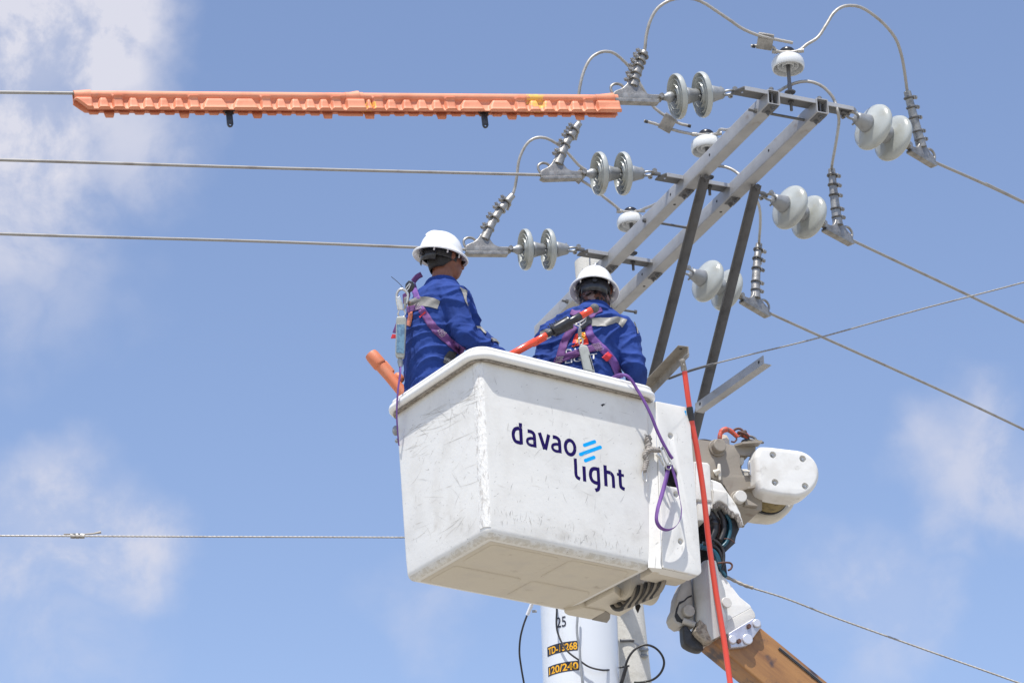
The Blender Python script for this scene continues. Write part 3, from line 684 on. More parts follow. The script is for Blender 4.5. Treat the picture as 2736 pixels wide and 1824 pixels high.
for i, (p0, p2, p1, e) in enumerate(RIGHT):
    P = onz(p0[0], p0[1], ZA + AH - .02); Q = onz(e[0], e[1], ZA + AH - .04)
    d0 = (Q - P).normalized(); a = P + d0 * .108; b_ = P + d0 * .254
    sp = (V(pix(b_)) - V(pix(a))).length; obs = (V(p1) - V(p2)).length; sc = max(.9, min(1.17, obs / sp))
    print('R string', i, obs / sp, d0)
    a2 = at(p2[0], p2[1], depth(a)); d1 = (at(p1[0], p1[1], depth(b_)) - a2).normalized(); P = a2 - d1 * .108 * sc
    strR.append(copy_tree(strL[0], None, frame(P, d1, z=UZ) @ Matrix.Scale(sc, 4), labR[i]))

# ------------------------------------------------------------------ dead-end clamps (side profile: x towards the line, y up)
def make_clamp(M, label, arm, nb, flip, sc=1., name='strain_clamp', bolts='left'):
    """arm: centre line (x,y) of the rising cable groove"""
    t = thing(name, label, 'clamp', M, 'strain clamps gripping the line wires')
    def w(x, y, z=0): return M @ V((x, y, z))
    ax0, ay0 = arm[0]
    prof = [(-.012, -.020), (-.020, .0), (-.012, .017), (.015, .018), (.06, .016), (.090, .019), (.118, .034), (.138, .066), (.150, .112), (.205, .118), (.226, .082), (.262, .050), (.30, .034), (.328, .018), (.335, -.012), (.322, -.030), (.20, -.034), (.05, -.028)]
    v_, f_ = curve_mesh([round_poly(prof, .02, 4)], .030, .006)
    MB().add([w(*v) for v in v_], f_).build('body', M_['cast'], t, smooth=40)
    # keeper channel underneath
    v_, f_ = curve_mesh([round_poly([(.02, -.050), (.02, -.024), (.335, -.028), (.335, -.042), (.31, -.056)], .008, 3)], .052, .004)
    MB().add([w(*v) for v in v_], f_).build('keeper', M_['cast'], t, smooth=40)
    # arm casting and the cable in its groove
    P = catmull([V((x, y, 0)) for x, y in arm], 6); n = len(P)
    MB().tube([w(*p) for p in P], [.034 - .011 * k / (n - 1) for k in range(n)], 12, ell=(1, .8)).build('arm', M_['cast'], t, smooth=50)
    # loop for the pulling hook
    lp = [(.235, .050), (.262, .080), (.300, .086), (.330, .068), (.336, .040), (.326, .010)]
    MB().tube([w(x, y) for x, y in [(q.x, q.y) for q in catmull([V((a, b, 0)) for a, b in lp], 6)]], .0085, 8).build('pulling_eye', M_['cast'], t)
    # eye bolt to the socket
    MB().tube([w(0, 0, -.03), w(0, 0, .03)], .014, 12).hexa(w(0, 0, .026), M.to_3x3() @ V((0, 0, 1)), .017, .012).hexa(w(0, 0, -.038), M.to_3x3() @ V((0, 0, 1)), .017, .012).build('eye_bolt', M_['cast'], t)
    L = sum((P[k + 1] - P[k]).length for k in range(n - 1))
    for j in range(nb):
        f = (j + .55) / nb * .86 + .12; k = min(int(f * (n - 1)), n - 2); p = P[k]; d = (P[k + 1] - P[k]).normalized(); q = V((d.y, -d.x, 0)) * flip     # q: towards the nuts
        rad = .031
        ring = [p + q * (rad * math.cos(a) * 1.15) + V((0, 0, 1)) * (rad * math.sin(a)) for a in [R(x) for x in range(-150, 151, 20)]]
        bend = [w(*x) for x in ring]
        u = MB().tube(bend, .0068, 7)
        for zz in (-.026, .026): u.rod(w(*(p + q * .0 + V((0, 0, zz)))), w(*(p - q * .062 + V((0, 0, zz)))), .0052, 7)
        ub = u.build('u_bolt', M_['cast'] if bolts == 'left' else M_['galv_dark'], t)
        nb_ = MB()
        for zz in (-.026, .026): nb_.hexa(w(*(p - q * .040 + V((0, 0, zz)))), M.to_3x3() @ -q, .0135, .013)
        nb_.build('nut', M_['cast'], ub)
        v_, f_ = curve_mesh([round_poly([(-.034, -.015), (.034, -.015), (.034, .015), (-.034, .015)], .006, 2)], .014, .001)
        X, Y, Z = M.to_3x3() @ V((0, 0, 1)), M.to_3x3() @ d, M.to_3x3() @ q
        MB().add([w(*(p - q * .030)) + X * v.x + Y * v.y + Z * v.z for v in v_], f_).build('saddle', M_['cast'], ub, smooth=40)
    return t
def clamp_frame(P, d):
    x = V(d).normalized(); return frame(P, x, y=UZ)
clampL = []
Ms = []
TOPS = []
tops_px = [(1722, 139), (1547, 330), (1369, 522)]
lines_px = [(1637, 255), (1443, 465), (1243, 664)]
labC = ['top left strain clamp between the orange line cover and the ribbed discs', 'middle left strain clamp under the orange cover with its arm leaning right', 'lowest left strain clamp beside the left worker helmet, arm leaning far right']
for i in range(3):
    M0 = strL[i].matrix_world; sc = M0.to_scale().x
    P = M0 @ V((.108 + .292 - .026, 0, 0)); Dd = depth(P)
    e = lines_px[i]
    d = (M0.to_3x3() @ V((1, 0, 0))).normalized()
    # aim the clamp so that the line leaves where the photo has it
    Q0 = P + d * .33; Q = at(e[0], e[1], depth(Q0)); d = (Q - P).normalized(); Lc = (Q - P).length
    k = Lc / .33; Mx = clamp_frame(P, d) @ Matrix.Scale(k, 4)
    print('clamp', i, 'k', k)
    iv = Mx.inverted()
    # arm top in the clamp's own plane
    Tp = onpl(*tops_px[i], P, Mx.col[2].to_3d().normalized()); tp = iv @ Tp
    print('   top', tp)
    base = (.182, .075)
    arm = [base, (base[0] + (tp.x - base[0]) * .28, base[1] + (tp.y - base[1]) * .36), (base[0] + (tp.x - base[0]) * .6, base[1] + (tp.y - base[1]) * .68), (tp.x, tp.y)]
    t = make_clamp(Mx, labC[i], arm, (5, 4, 4)[i], -1)
    TOPS.append(Tp); Ms.append(Mx); clampL.append(t)
clampR = []; TOPR = []; LINER = []
topsR = [(2424, 245), (2222, 452), (2028, 652)]; linesR = [(2497, 432), (2276, 640), (2053, 834)]
labCR = ['topmost right strain clamp with coiled bolts at the right of the picture', 'middle right strain clamp with coiled bolts below the near arm jumper', 'lowest right strain clamp with coiled bolts right of both braces']
for i in range(3):
    M0 = strR[i].matrix_world
    P = M0 @ V((.108 + .292 - .026, 0, 0)); d = (M0.to_3x3() @ V((1, 0, 0))).normalized()
    Q0 = P + d * .33; e = linesR[i]; Q = at(e[0], e[1], depth(Q0)); d = (Q - P).normalized(); k = (Q - P).length / .33
    Mx = clamp_frame(P, d) @ Matrix.Scale(k, 4); iv = Mx.inverted(); Tp = onpl(*topsR[i], P, Mx.col[2].to_3d().normalized()); tp = iv @ Tp
    print('clampR', i, 'k', k, 'top', tp)
    arm = [(.180, .06), (.170 + (tp.x - .165) * .25, .05 + (tp.y - .05) * .3), (.16 + (tp.x - .16) * .6, .05 + (tp.y - .05) * .66), (tp.x, tp.y)]
    t = make_clamp(Mx, labCR[i], arm, 5, -1, bolts='right'); clampR.append(t); TOPR.append(Tp); LINER.append(Mx @ V((.31, -.005, 0)))

# ------------------------------------------------------------------ pin insulators standing on the plates
def make_pin(base, h, sc, label, M=None):
    """M: z up frame at the plate"""
    M = Matrix.Translation(base); t = thing('pin_insulator', label, 'insulator', M, 'pin insulators carrying the jumpers')
    Mz = M @ frame((0, 0, h), UZ, z=V((1, 0, 0)))        # x axis of the lathe points up
    s = sc
    MB().lathe([(x * s, r * s) for x, r in [(.050, .0001), (.050, .028), (.044, .036), (.036, .040), (.030, .040), (.024, .036), (.019, .038), (.014, .050), (.006, .068), (-.006, .082), (-.022, .090), (-.042, .0925), (-.060, .091), (-.068, .087), (-.066, .081), (-.030, .076), (-.022, .070), (-.026, .064), (-.052, .060), (-.055, .056), (-.052, .052), (-.018, .048), (-.014, .042), (-.020, .037), (-.050, .034), (-.053, .030), (-.050, .026), (-.016, .020), (-.014, .0001)]], Mz, 44).build('bell', M_['porcelain_white'], t, smooth=60)
    MB().lathe([(x * s, r * s) for x, r in [(.0515, .0001), (.058, .018), (.058, .034), (.050, .0415), (.034, .0425), (.030, .0412)]], Mz, 30).build('black_crown', M_['blackgloss'], t, smooth=60)
    MB().lathe([(-h - .075, .0001), (-h - .075, .009), (-h + .0, .0095), (-h + .045, .0095), (-h + .046, .030), (-h + .052, .034), (-h + .055, .012), (-h + .10, .014), (-h + .12, .0115), (-.02, .0115)], Mz, 20).build('pin', M_['galv_dark'], t, smooth=50)
    MB().hexa(base + V((0, 0, -.024)), UZ, .017, .013).build('nut', M_['galv_dark'], t)
    tw = MB()
    for a, zz in ((0, .020), (.006, .014)):
        tw.tube([Mz @ V((zz * s, (.036 + .002) * s * math.cos(q), (.036 + .002) * s * math.sin(q))) for q in [R(v) for v in range(0, 360, 20)]], .0035 * s, 6, closed=True)
    tw.build('tie_wire', M_['alu'], t)
    return t
pins = []
for i, (px, (bx, by), r, lab) in enumerate((((2109, 165), (2117, 258), 89, 'pin insulator standing clear against the sky on the near plate'), ((1890, 384), (1898, 486), 87, 'pin insulator half hidden behind the left crossarm, middle plate'), ((1681, 588), (1692, 690), 77, 'pin insulator above the right worker, beside the end of the left crossarm'))):
    s = (s1, s2, s3)[i]
    # stand it on the plate between the arms where its stem meets the plate in the photo
    n = min(max((onz(bx, by, ZA + AH) - A0).dot(nA), .12), gap - .03)
    base = A_(s, n, AH - .010)
    bx2 = pix(base)
    # height so the bell's centre is at its pixel row
    h = .2
    for k in range(200):
        h = .12 + k * .002
        if pix(base + UZ * (h - .02))[1] < px[1]: break
    sc = r / ((.184 * FPX) / depth(base)); print('pin', i, 'base', bx2, 'want', (bx, by), 'h', h, 'sc', sc, pix(base + UZ * h))
    pins.append(make_pin(base, h, sc, lab)); pins[-1]['h'] = h
# ------------------------------------------------------------------ cables
def resample(P, step):
    out = [P[0]]; acc_ = 0
    for a, b_ in zip(P, P[1:]):
        L = (b_ - a).length; d = step - acc_
        while d <= L and L > 0: out.append(a.lerp(b_, d / L)); d += step
        acc_ = (L - (d - step)) if L > 0 else acc_
    if (out[-1] - P[-1]).length > 1e-4: out.append(P[-1])
    return out
def stranded(name, P, r, m, label, cat, group=None, step=.008, twist=22, parent=None, n=14, smooth_n=10):
    Q = resample(catmull(P, smooth_n), step)
    o = MB().tube(Q, r, n, twist=twist).build(name, m, parent, smooth=70, recalc=True)
    if parent is None: tag(o, label, cat, group)
    return o
def pd(seq):
    """pixel path with depths given at some points, linear in between"""
    ks = [i for i, q in enumerate(seq) if len(q) > 2]; out = []
    for i, q in enumerate(seq):
        a = max([k for k in ks if k <= i]); b_ = min([k for k in ks if k >= i])
        D = seq[a][2] if a == b_ else seq[a][2] + (seq[b_][2] - seq[a][2]) * (i - a) / (b_ - a)
        out.append(at(q[0], q[1], D))
    return out
# three line wires to the left
wl = [((-2600, 215), (-900, 235), (0, 247), (700, 254)), ((-2600, 372), (-900, 405), (0, 427.5), (698, 448.5)), ((-2600, 545), (-900, 590), (0, 625), (698, 645))]
lab = ['topmost left line wire, covered by the orange line cover', 'middle left line wire running bare to the middle strain clamp', 'lowest left line wire passing behind the left worker helmet']
LINEL = []
for i in range(3):
    q = Ms[i] @ V((.31, -.008, 0)); D = depth(q); x0 = pix(q)[0]
    P = [at(x, y, D - 1.2 * (x0 - x) / x0) for x, y in wl[i]] + [q]
    P = [P[0] + (P[0] - P[1]).normalized() * 22] + P
    LINEL.append(P); o = MB().tube(catmull(P, 24), .0095, 10).build('line_wire', M_['conductor'], None, smooth=70); tag(o, lab[i], 'wire', 'line wires running left')
wr = [((2736, 541), (3300, 815)), ((2736, 861), (3300, 1150)), ((2736, 1147), (3300, 1440))]
lab = ['topmost right line wire leaving the coiled clamp to the right edge', 'middle right line wire crossing the sky to the right edge', 'lowest right line wire, crossed by the thin messenger strand']
for i in range(3):
    q = LINER[i]; x0, y0 = pix(q); P = [q]
    for k, (x, y) in enumerate(wr[i]):
        z = q.z - .02 - .10 * k; P.append(onz(x, y, z))
    P.append(P[-1] + (P[-1] - P[-2]).normalized() * 24)
    o = MB().tube(catmull(P, 20), .0095, 10).build('line_wire', M_['conductor'], None, smooth=70); tag(o, lab[i], 'wire', 'line wires running right')
# guy strand low left with its crimped splice
Dg = depth(ony(1640, 1436, YP - .16))
P = [at(-1500, 1424, Dg - 1.4) + (at(-1500, 1424, Dg - 1.4) - at(0, 1430.5, Dg - .9)).normalized() * 8, at(-1500, 1424, Dg - 1.4), at(0, 1430.5, Dg - .9), at(540, 1433, Dg - .6), at(1080, 1435, Dg - .3), at(1668, 1438, Dg)]
guy = thing('guy_strand', 'twisted steel guy strand running left from behind the bucket, with a crimp splice', 'strand', P[2])
stranded('strand', P, .0062, M_['alu'], None, None, step=.012, twist=55, parent=guy, n=8)
sp = at(207, 1431, Dg - .78); dx = (P[2] - P[3]).normalized(); dx = -dx
MB().tube([sp + dx * a for a in (-.045, -.043, -.018, -.014, -.010, .010, .014, .018, .043, .045)], [.005, .0115, .0125, .010, .0125, .0125, .010, .0125, .0115, .005], 14, ell=(1.45, 1)).build('crimp_sleeve', M_['cast'], guy)
MB().tube([sp + dx * -.085 + UZ * .010, sp + dx * -.04 + UZ * .011], .0048, 8).build('strand_tail', M_['galv_brown'], guy)
MB().tube([sp + dx * .04 + UZ * .011, sp + dx * .10 + UZ * .016, sp + dx * .145 + UZ * .026], [.0048, .0055, .0095], 8, ell=(1, .45)).build('strand_tail', M_['galv_brown'], guy)
# thin messenger strand rising to the right
P = [onz(1772, 1016, C.z + 7.05), onz(1787, 1011, C.z + 7.05), onz(1860, 985, C.z + 7.05), onz(2000, 948, C.z + 7.04), onz(2188, 902, C.z + 7.02), onz(2460, 826, C.z + 7.0), onz(2736, 754, C.z + 6.99), onz(3300, 600, C.z + 6.99)]
P.append(P[-1] + (P[-1] - P[-2]).normalized() * 8)
ms = thing('messenger_strand', 'thin twisted strand rising right from the short brown steel angle', 'strand', P[1])
stranded('strand', P, .0052, M_['conductor'], None, None, step=.012, twist=60, parent=ms, n=8)
MB().tube(catmull(P[1:4], 8)[:12], .0085, 8).build('preformed_grip', M_['galv_dark'], ms)
# lower right guy with its preformed grip
Dq = depth(ony(1700, 1500, YP))
P = [at(1690, 1470, Dq), at(1840, 1500, Dq - .05), at(1925, 1533, Dq - .1), at(1990, 1563, Dq - .15), at(2100, 1598, Dq - .2), at(2240, 1652, Dq - .25), at(2490, 1741, Dq - .4), at(2736, 1828, Dq - .6), at(3200, 1995, Dq - 1)]
P.append(P[-1] + (P[-1] - P[-2]).normalized() * 6)
lg = thing('guy_strand', 'grey guy strand falling right from behind the boom elbow, with a thick wrapped grip', 'strand', P[3])
stranded('strand', P, .0068, M_['conductor'], None, None, step=.014, twist=50, parent=lg, n=8)
MB().tube(resample(catmull([at(1925, 1533, Dq - .1), at(1955, 1547, Dq - .12), at(1990, 1563, Dq - .15), at(2010, 1570, Dq - .16)], 6), .014), [.0125, .0115, .0135, .011, .0125, .0115, .013, .0105] * 8, 8).build('preformed_grip', M_['galv_brown'], lg) if False else None
G = resample(catmull([at(1925, 1533, Dq - .1), at(1955, 1547, Dq - .12), at(1990, 1563, Dq - .15), at(2012, 1570, Dq - .16)], 6), .012)
MB().tube(G, [.0115 + .0018 * math.sin(i * 1.7) for i in range(len(G))], 8).build('preformed_grip', M_['galv_brown'], lg)

# ---- jumpers
def pintop(i): return pins[i].matrix_world.translation + UZ * (pins[i]['h'] + .022)
def D_(p): return depth(p)
DP = [D_(pintop(i)) for i in range(3)]
def side_pt(i, n): return pintop(i) + nA * 0
t0_, t1_, t2_ = [D_(p) for p in TOPS]; r0_, r1_, r2_ = [D_(p) for p in TOPR]
J = []
def add_j(P, label): J.append(stranded('jumper_cable', P, .0100, M_['alu'], label, 'cable', 'stranded jumper cables over the crossarms', step=.007, twist=24, n=14))
def pinpt(i, s, up=0):
    p = pintop(i) + dA * -.0 + V((s, -.045, up)); q = pix(p); return (q[0], q[1], D_(p))
a0 = Ms[0] @ V((.19, .07, 0)); px0 = pix(TOPS[0])
add_j(pd([(px0[0] - 12, px0[1] + 60, t0_ + .0), (px0[0], px0[1], t0_), (1727, 95), (1738, 55), (1756, 24), (1784, 4), (1815, -4), (1850, -3), (1880, 8), (1910, 27), (1950, 54), (1984, 77), (2027, 95), (2069, 105), (2118, 115, DP[0] - .06)]), 'large jumper loop arching out of the top of the picture from the top left clamp')
pxr = pix(TOPR[0])
c0 = pinpt(0, -.055), pinpt(0, .055)
add_j(pd([(2006, 123, DP[0] - .06), (2060, 125), c0[0], c0[1], (2156, 119), (2185, 100), (2208, 66), (2226, 37), (2248, 20), (2274, 15.5), (2303, 21.5), (2337, 43), (2369, 72), (2394, 106), (2408, 146), (2416, 187), (pxr[0], pxr[1], r0_), (pxr[0] + 8, pxr[1] + 60, r0_)]), 'second high jumper loop from the standing pin insulator to the top right clamp')
px1 = pix(TOPS[1])
add_j(pd([(px1[0] - 10, px1[1] + 45, t1_), (px1[0], px1[1], t1_), (1546, 262), (1553, 215), (1564, 181), (1579, 156), (1600, 142), (1620, 138), (1641, 143), (1664, 161), (1689, 189, (t1_ + DP[1]) / 2 + .1), (1716, 235), (1743, 281), (1758, 296), (1776, 309), (1795, 320), (1818, 331), (1845, 337, DP[1] - .05)]), 'middle left jumper arching behind the orange cover to a square connector')
c1 = pinpt(1, -.055), pinpt(1, .055)
px2 = pix(TOPR[1]); Da = depth(A_(s2 * .75, AW + .03, AH * .5)); Dn = depth(A_(.12, AW + .06, AH + .12))
add_j(pd([(1721, 323, DP[1] - .06), (1750, 331), (1796, 346), (1822, 353), c1[0], c1[1], (1925, 346), (1950, 345, Da), (1992, 312), (2040, 268), (2084, 242, Dn), (2102, 232), (2130, 221), (2159, 218), (2188, 226), (2211, 243), (2230, 270), (2241, 315, D_(onz(2241, 300, ZA + .02)) + .06), (2238, 352), (2231, 395), (px2[0], px2[1], r1_), (px2[0] + 5, px2[1] + 60, r1_)]), 'middle jumper curling behind the near plate and down to the middle right clamp')
px3 = pix(TOPS[2])
add_j(pd([(px3[0] - 14, px3[1] + 40, t2_), (px3[0], px3[1], t2_), (1376, 500), (1381, 470), (1386, 432), (1396, 404), (1411, 381), (1431, 369), (1452, 368), (1472, 375), (1493, 388), (1510, 402), (1528, 421), (1547, 442), (1566, 455, DP[2] - .1)]), 'lowest left jumper arching up beside the middle left clamp')
c2 = pinpt(2, -.05), pinpt(2, .05); px4 = pix(TOPR[2]); D3 = depth(A_(s3 * .8, AW + .03, AH * .5)); D4 = depth(A_(s2 + .1, gap / 2 + .05, AH + .05)); D5 = depth(onz(1990, 505, ZA)) + .12
add_j(pd([(1530, 466, DP[2] - .08), (1557, 484), (1583, 501), (1613, 526), (1640, 547), c2[0], c2[1], (1725, 556), (1752, 545, D3), (1800, 520), (1850, 470), (1890, 446, D4), (1921, 444), (1944, 448), (1967, 460), (1996, 488, D5), (2021, 533), (2030, 562), (2031, 602), (px4[0], px4[1], r2_), (px4[0] + 4, px4[1] + 55, r2_)]), 'lowest jumper passing between the crossarms and down to the lowest right clamp')
# connectors that grip pairs of jumper ends
def connector(c, D, ang, wpx, hpx, label):
    P = at(c[0], c[1], D - .0); x = (at(c[0] + math.cos(ang) * 20, c[1] + math.sin(ang) * 20, D) - P).normalized(); n = -ray(*c).normalized(); n = (n - x * n.dot(x)).normalized()
    Mx = frame(P, x, z=n); s_ = D / FPX; w_, h_ = wpx * s_ / 2, hpx * s_ / 2
    t = thing('cable_connector', label, 'connector', Mx, 'square connectors joining jumper ends')
    v_, f_ = curve_mesh([round_poly([(-w_, -h_), (w_, -h_), (w_, h_), (-w_, h_)], .006, 3)], .012, .003)
    MB().add([Mx @ (v + V((0, 0, .014))) for v in v_], f_).build('plate', M_['cast'], t, smooth=40)
    b = MB()
    for s in (-1, 1): b.tube([Mx @ V((-w_, s * (h_ - .012), 0)), Mx @ V((w_, s * (h_ - .012), 0))], .0165, 14)
    for nme, s in (('jaw', -1), ('jaw', 1)): MB().tube([Mx @ V((-w_ * .98, s * (h_ - .012), 0)), Mx @ V((w_ * .98, s * (h_ - .012), 0))], .0175, 14).build(nme, M_['cast'], t, smooth=50)
connector((2044, 111), DP[0] - .06, .16, 42, 40, 'square connector joining two cable ends left of the standing pin insulator')
connector((1784, 329), DP[1] - .055, .50, 36, 42, 'square connector with two taped cable tails below the ribbed discs')
connector((1551, 468), DP[2] - .08, .72, 26, 40, 'connector mostly hidden behind the middle left strain clamp')
for (x, y, D, a) in ((1723, 324, DP[1] - .06, 0), (1838, 336, DP[1] - .055, 0), (2010, 123, DP[0] - .06, 0)):
    P = at(x, y, D); o = MB().rod(P, at(x + 8, y + 2, D), .0108, 12).build('tape_band', M_['black'], J[{1723: 3, 1838: 2, 2010: 1}[x]])
# wrapped ties beside the insulator heads
for i, jn in ((0, 1), (1, 3), (2, 5)):
    for sgn in (-1, 1):
        a = V(pinpt(i, sgn * .055)[:2]); P0 = pintop(i) + V((sgn * .060, -.046, 0)); P1 = pintop(i) + V((sgn * .095, -.046, .003 + (.0 if i else 0)))
        c = [(P0.lerp(P1, k / 5)) for k in range(6)]
        MB().tube(c, [.012, .0145, .012, .0145, .012, .0135], 10).build('tie_wrap', M_['alu'], pins[i])

# ------------------------------------------------------------------ orange line covers on the top left wire
def sstep(a, b_, x):
    t = min(max((x - a) / (b_ - a), 0), 1) if b_ != a else float(x > a); return t * t * (3 - 2 * t)
def line_cover(x0, x1, blocks, ribs, ends, label, tabs, cut=False, nm='orange'):
    P = LINEL[0]; q = P[-1]; D1 = depth(q); xq = pix(q)[0]
    def wp(x): y = 254.0 + (x / 1637) * 12; return at(x, y, D1 - 1.2 * (xq - x) / xq)
    A, B_ = wp(x0), wp(x1); X = (B_ - A).normalized(); Y = (UZ - X * UZ.z * X.z).normalized(); Mx = frame(A, X, y=Y); L = (B_ - A).length; k = L / (x1 - x0)
    t = thing('line_cover', label, 'line cover', Mx, 'orange polythene line covers'); t['s'] = 1
    sec = [(-.098, -.040), (-.080, -.036), (-.060, -.034), (-.030, -.030), (-.012, -.030)] + [(.0 + .029 * math.sin(a), .029 * -math.cos(a)) for a in [R(d) for d in range(0, 181, 22)]][:] + [(-.012, .027), (-.020, .016), (-.026, .009), (-.032, .006), (-.038, .006), (-.043, .008), (-.048, .010), (-.055, .011), (-.064, .013), (-.076, .016), (-.090, .020), (-.098, .026), (-.102, .036), (-.108, .038), (-.109, .030)]
    cs = .90; sec = [(a * cs, b2 * cs) for a, b2 in sec]; rows = []; nu = int((x1 - x0) / 2.4)
    for i in range(nu + 1):
        px = x0 + (x1 - x0) * i / nu; row = []
        for j, (y, z) in enumerate(sec):
            if z > 0 and -.105 * cs < y < -.018 * cs:
                d = (-y - .015) / .066; h = 0
                for (c, wd) in blocks:
                    hw = wd / 2 * (.60 + .32 * min(max((-y - .026) / .045, 0), 1)); e = 1 - sstep(hw - 2.5, hw + 2.5, abs(px - c)); e *= sstep(.023, .030, -y); h = max(h, e)
                for c in ribs:
                    hw = 13; e = (1 - sstep(hw - 2.5, hw + 2.5, abs(px - c))) * 1.0; h = max(h, e * 1.12)
                for (a, b2) in ends:
                    e = sstep(a - 2, a + 2, px) * (1 - sstep(b2 - 2, b2 + 2, px)) * sstep(.025, .030, -y); h = max(h, e * 1.35)
                z = z + h * (.027 - .009 * d)
            yy = y
            if cut and px < x0 + 30 and y < -.025:      # slanted lower corner of the open end
                lim = -.038 - (px - x0) / 30 * .054
                yy = max(y, lim)
            row.append(Mx @ V(((px - x0) * k, yy, z)))
        rows.append(row)
    sh = MB().grid(rows).build('shell', M_['orange_poly'], t, smooth=60, solid=.003, recalc=False)
    if x0 > 500:                                        # a worn smear of yellow paint
        sh.data.materials.append(M_['smear'])
        for p in sh.data.polygons:
            px = x0 + p.center.x / k; e_ = 12 * mnoise.noise(V((p.center.y * 60, p.center.z * 60, 3)))
            if 1402 + e_ < px < 1446 + e_ and p.center.y > -.066 and mnoise.noise(p.center * 90) > -.25: p.material_index = 1
            if px < x0 + 34 and -.09 < p.center.y < -.045 and mnoise.noise(p.center * 70) > -.05: p.material_index = 1
    # rear tabs with a castellated lower edge
    rows = []
    for i in range(nu + 1):
        px = x0 + (x1 - x0) * i / nu; low = -.081
        for (c, wd, dp) in tabs:
            e = 1 - sstep(wd / 2 - 1.5, wd / 2 + 2.5, abs(px - c)); low = min(low, -.081 - dp * .85 * e)
        if cut and px < x0 + 30: continue
        low2 = low
        rows.append([Mx @ V(((px - x0) * k, -.074, -.034)), Mx @ V(((px - x0) * k, low2, -.036))])
    MB().grid(rows).build('rear_flap', M_['orange_poly'], t, smooth=30, solid=.006, recalc=False)
    rows = []
    for (a, b2) in ends:
        xa, xb = (a - x0) * k, (b2 - x0) * k
        Mz = Mx
        if a < (x0 + x1) / 2: pr = [(xa, .023), (xa, .0275), (xa + .02, .0285), (xb - .012, .033), (xb - .002, .033), (xb, .024)]
        else: pr = [(xa, .024), (xa + .002, .0295), (xa + .03, .030), (xb - .035, .038), (xb - .025, .038), (xb - .020, .030), (xb, .030), (xb, .024)]
        MB().lathe(pr, Mz, 30).build('coupling_collar', M_['orange_poly'], t, smooth=40)
    return t, Mx, k
def zxA(v): return 150 + v / 2.767
def zxB(v): return 900 + v / 2.94
cA, MA, kA = line_cover(196, 968, [(zxA(c), w_ / 2.767) for c, w_ in ((215, 60), (330, 78), (545, 76), (655, 76), (765, 76), (875, 76), (1140, 190), (1362, 190), (1630, 76), (1740, 76), (1850, 76), (1955, 76))],
    [zxA(c) for c in (435, 985, 1520, 2050)], [(197, 240), (zxA(2125), 968)], 'left orange line cover with slanted open end, hanging on the top wire',
    [(zxA(c), 70 / 2.767, .020) for c in (270, 490, 600, 710, 820, 1040, 1145, 1250, 1360, 1575, 1685, 1790, 1900, 2110)] + [(zxA(c), 66 / 2.767, .042) for c in (380, 925, 1465, 1995)] + [(zxA(2190), 56, .022)], cut=True)
cB, MB_, kB = line_cover(962, 1649, [(zxB(c), w_ / 2.94) for c, w_ in ((405, 80), (525, 80), (640, 80), (755, 80), (1022, 190), (1250, 190), (1515, 80), (1625, 80), (1735, 80), (1845, 80), (235, 40))],
    [zxB(c) for c in (305, 860, 1410, 1955)], [(zxB(2020), 1648)], 'right orange line cover with a yellow paint smear, touching the top left clamp',
    [(zxB(c), 74 / 2.94, .020) for c in (370, 480, 590, 700, 920, 1030, 1135, 1240, 1460, 1570, 1680, 1790, 2000)] + [(zxB(c), 70 / 2.94, .042) for c in (250, 805, 1355, 1895)] + [(zxB(2105), 56, .024)])
# locking clips hanging from the covers
for (t, Mx, k, px, x0) in ((cA, MA, kA, 602, 196), (cB, MB_, kB, 1284, 962)):
    Mc = Mx @ Matrix.Translation(((px - x0) * k, -.084, -.012)) @ Matrix.Rotation(R(-4), 4, 'Z')
    out = [(-.035, .004), (.035, .004), (.022, -.006), (.024, -.014), (.027, -.020), (.017, -.020), (.019, -.085), (.013, -.098), (-.001, -.103), (-.012, -.097), (-.017, -.085), (-.019, -.020), (-.029, -.020), (-.024, -.012)]
    v_, f_ = curve_mesh([round_poly(out, .003, 3), [(.001 + .0065 * math.cos(a), -.088 + .0065 * math.sin(a)) for a in [i * math.pi / 8 for i in range(16)]]], .014, .002)
    MB().add([Mc @ v for v in v_], f_).build('locking_clip', M_['blackgloss'], t, smooth=40)
# yellow paint smears: thin worn patches on the plastic
def smear(t, Mx, k, x0, xs, ys, nm='paint_smear'):
    return None
# ------------------------------------------------------------------ transformer on the pole
RT = .243
TC = ony(1549, 1700, YP - .14 - RT); TCx = V((TC.x, TC.y, 0)); z1 = onz(1549, 1560, 0) ; zt = ony(1549, 1545, YP - .14 - RT).z; zbm = zt - 1.05
MT = Matrix.Translation((TC.x, TC.y, zbm))
tr = thing('pole_transformer', 'light grey cylindrical transformer numbered TD-13268 hanging on the pole below the bucket', 'transformer', MT)
Mz = frame((TC.x, TC.y, zbm), UZ, z=V((1, 0, 0)))
hT = zt - zbm
MB().lathe([(0, .0001), (0, RT - .03), (.015, RT - .008), (.03, RT), (.2, RT), (hT - .10, RT), (hT - .098, RT + .008), (hT - .02, RT + .010), (hT, RT + .006), (hT + .03, RT * .8), (hT + .055, RT * .3), (hT + .06, .0001)], Mz, 72).build('tank', M_['tank'], tr, smooth=35)
def on_tank(x, y, h=.001):
    d = ray(x, y); ox, oy = C.x - TC.x, C.y - TC.y; rr = RT + h
    a = d.x ** 2 + d.y ** 2; b_ = 2 * (ox * d.x + oy * d.y); c = ox * ox + oy * oy - rr * rr; disc = max(b_ * b_ - 4 * a * c, 0)
    return C + d * ((-b_ - math.sqrt(disc)) / (2 * a))
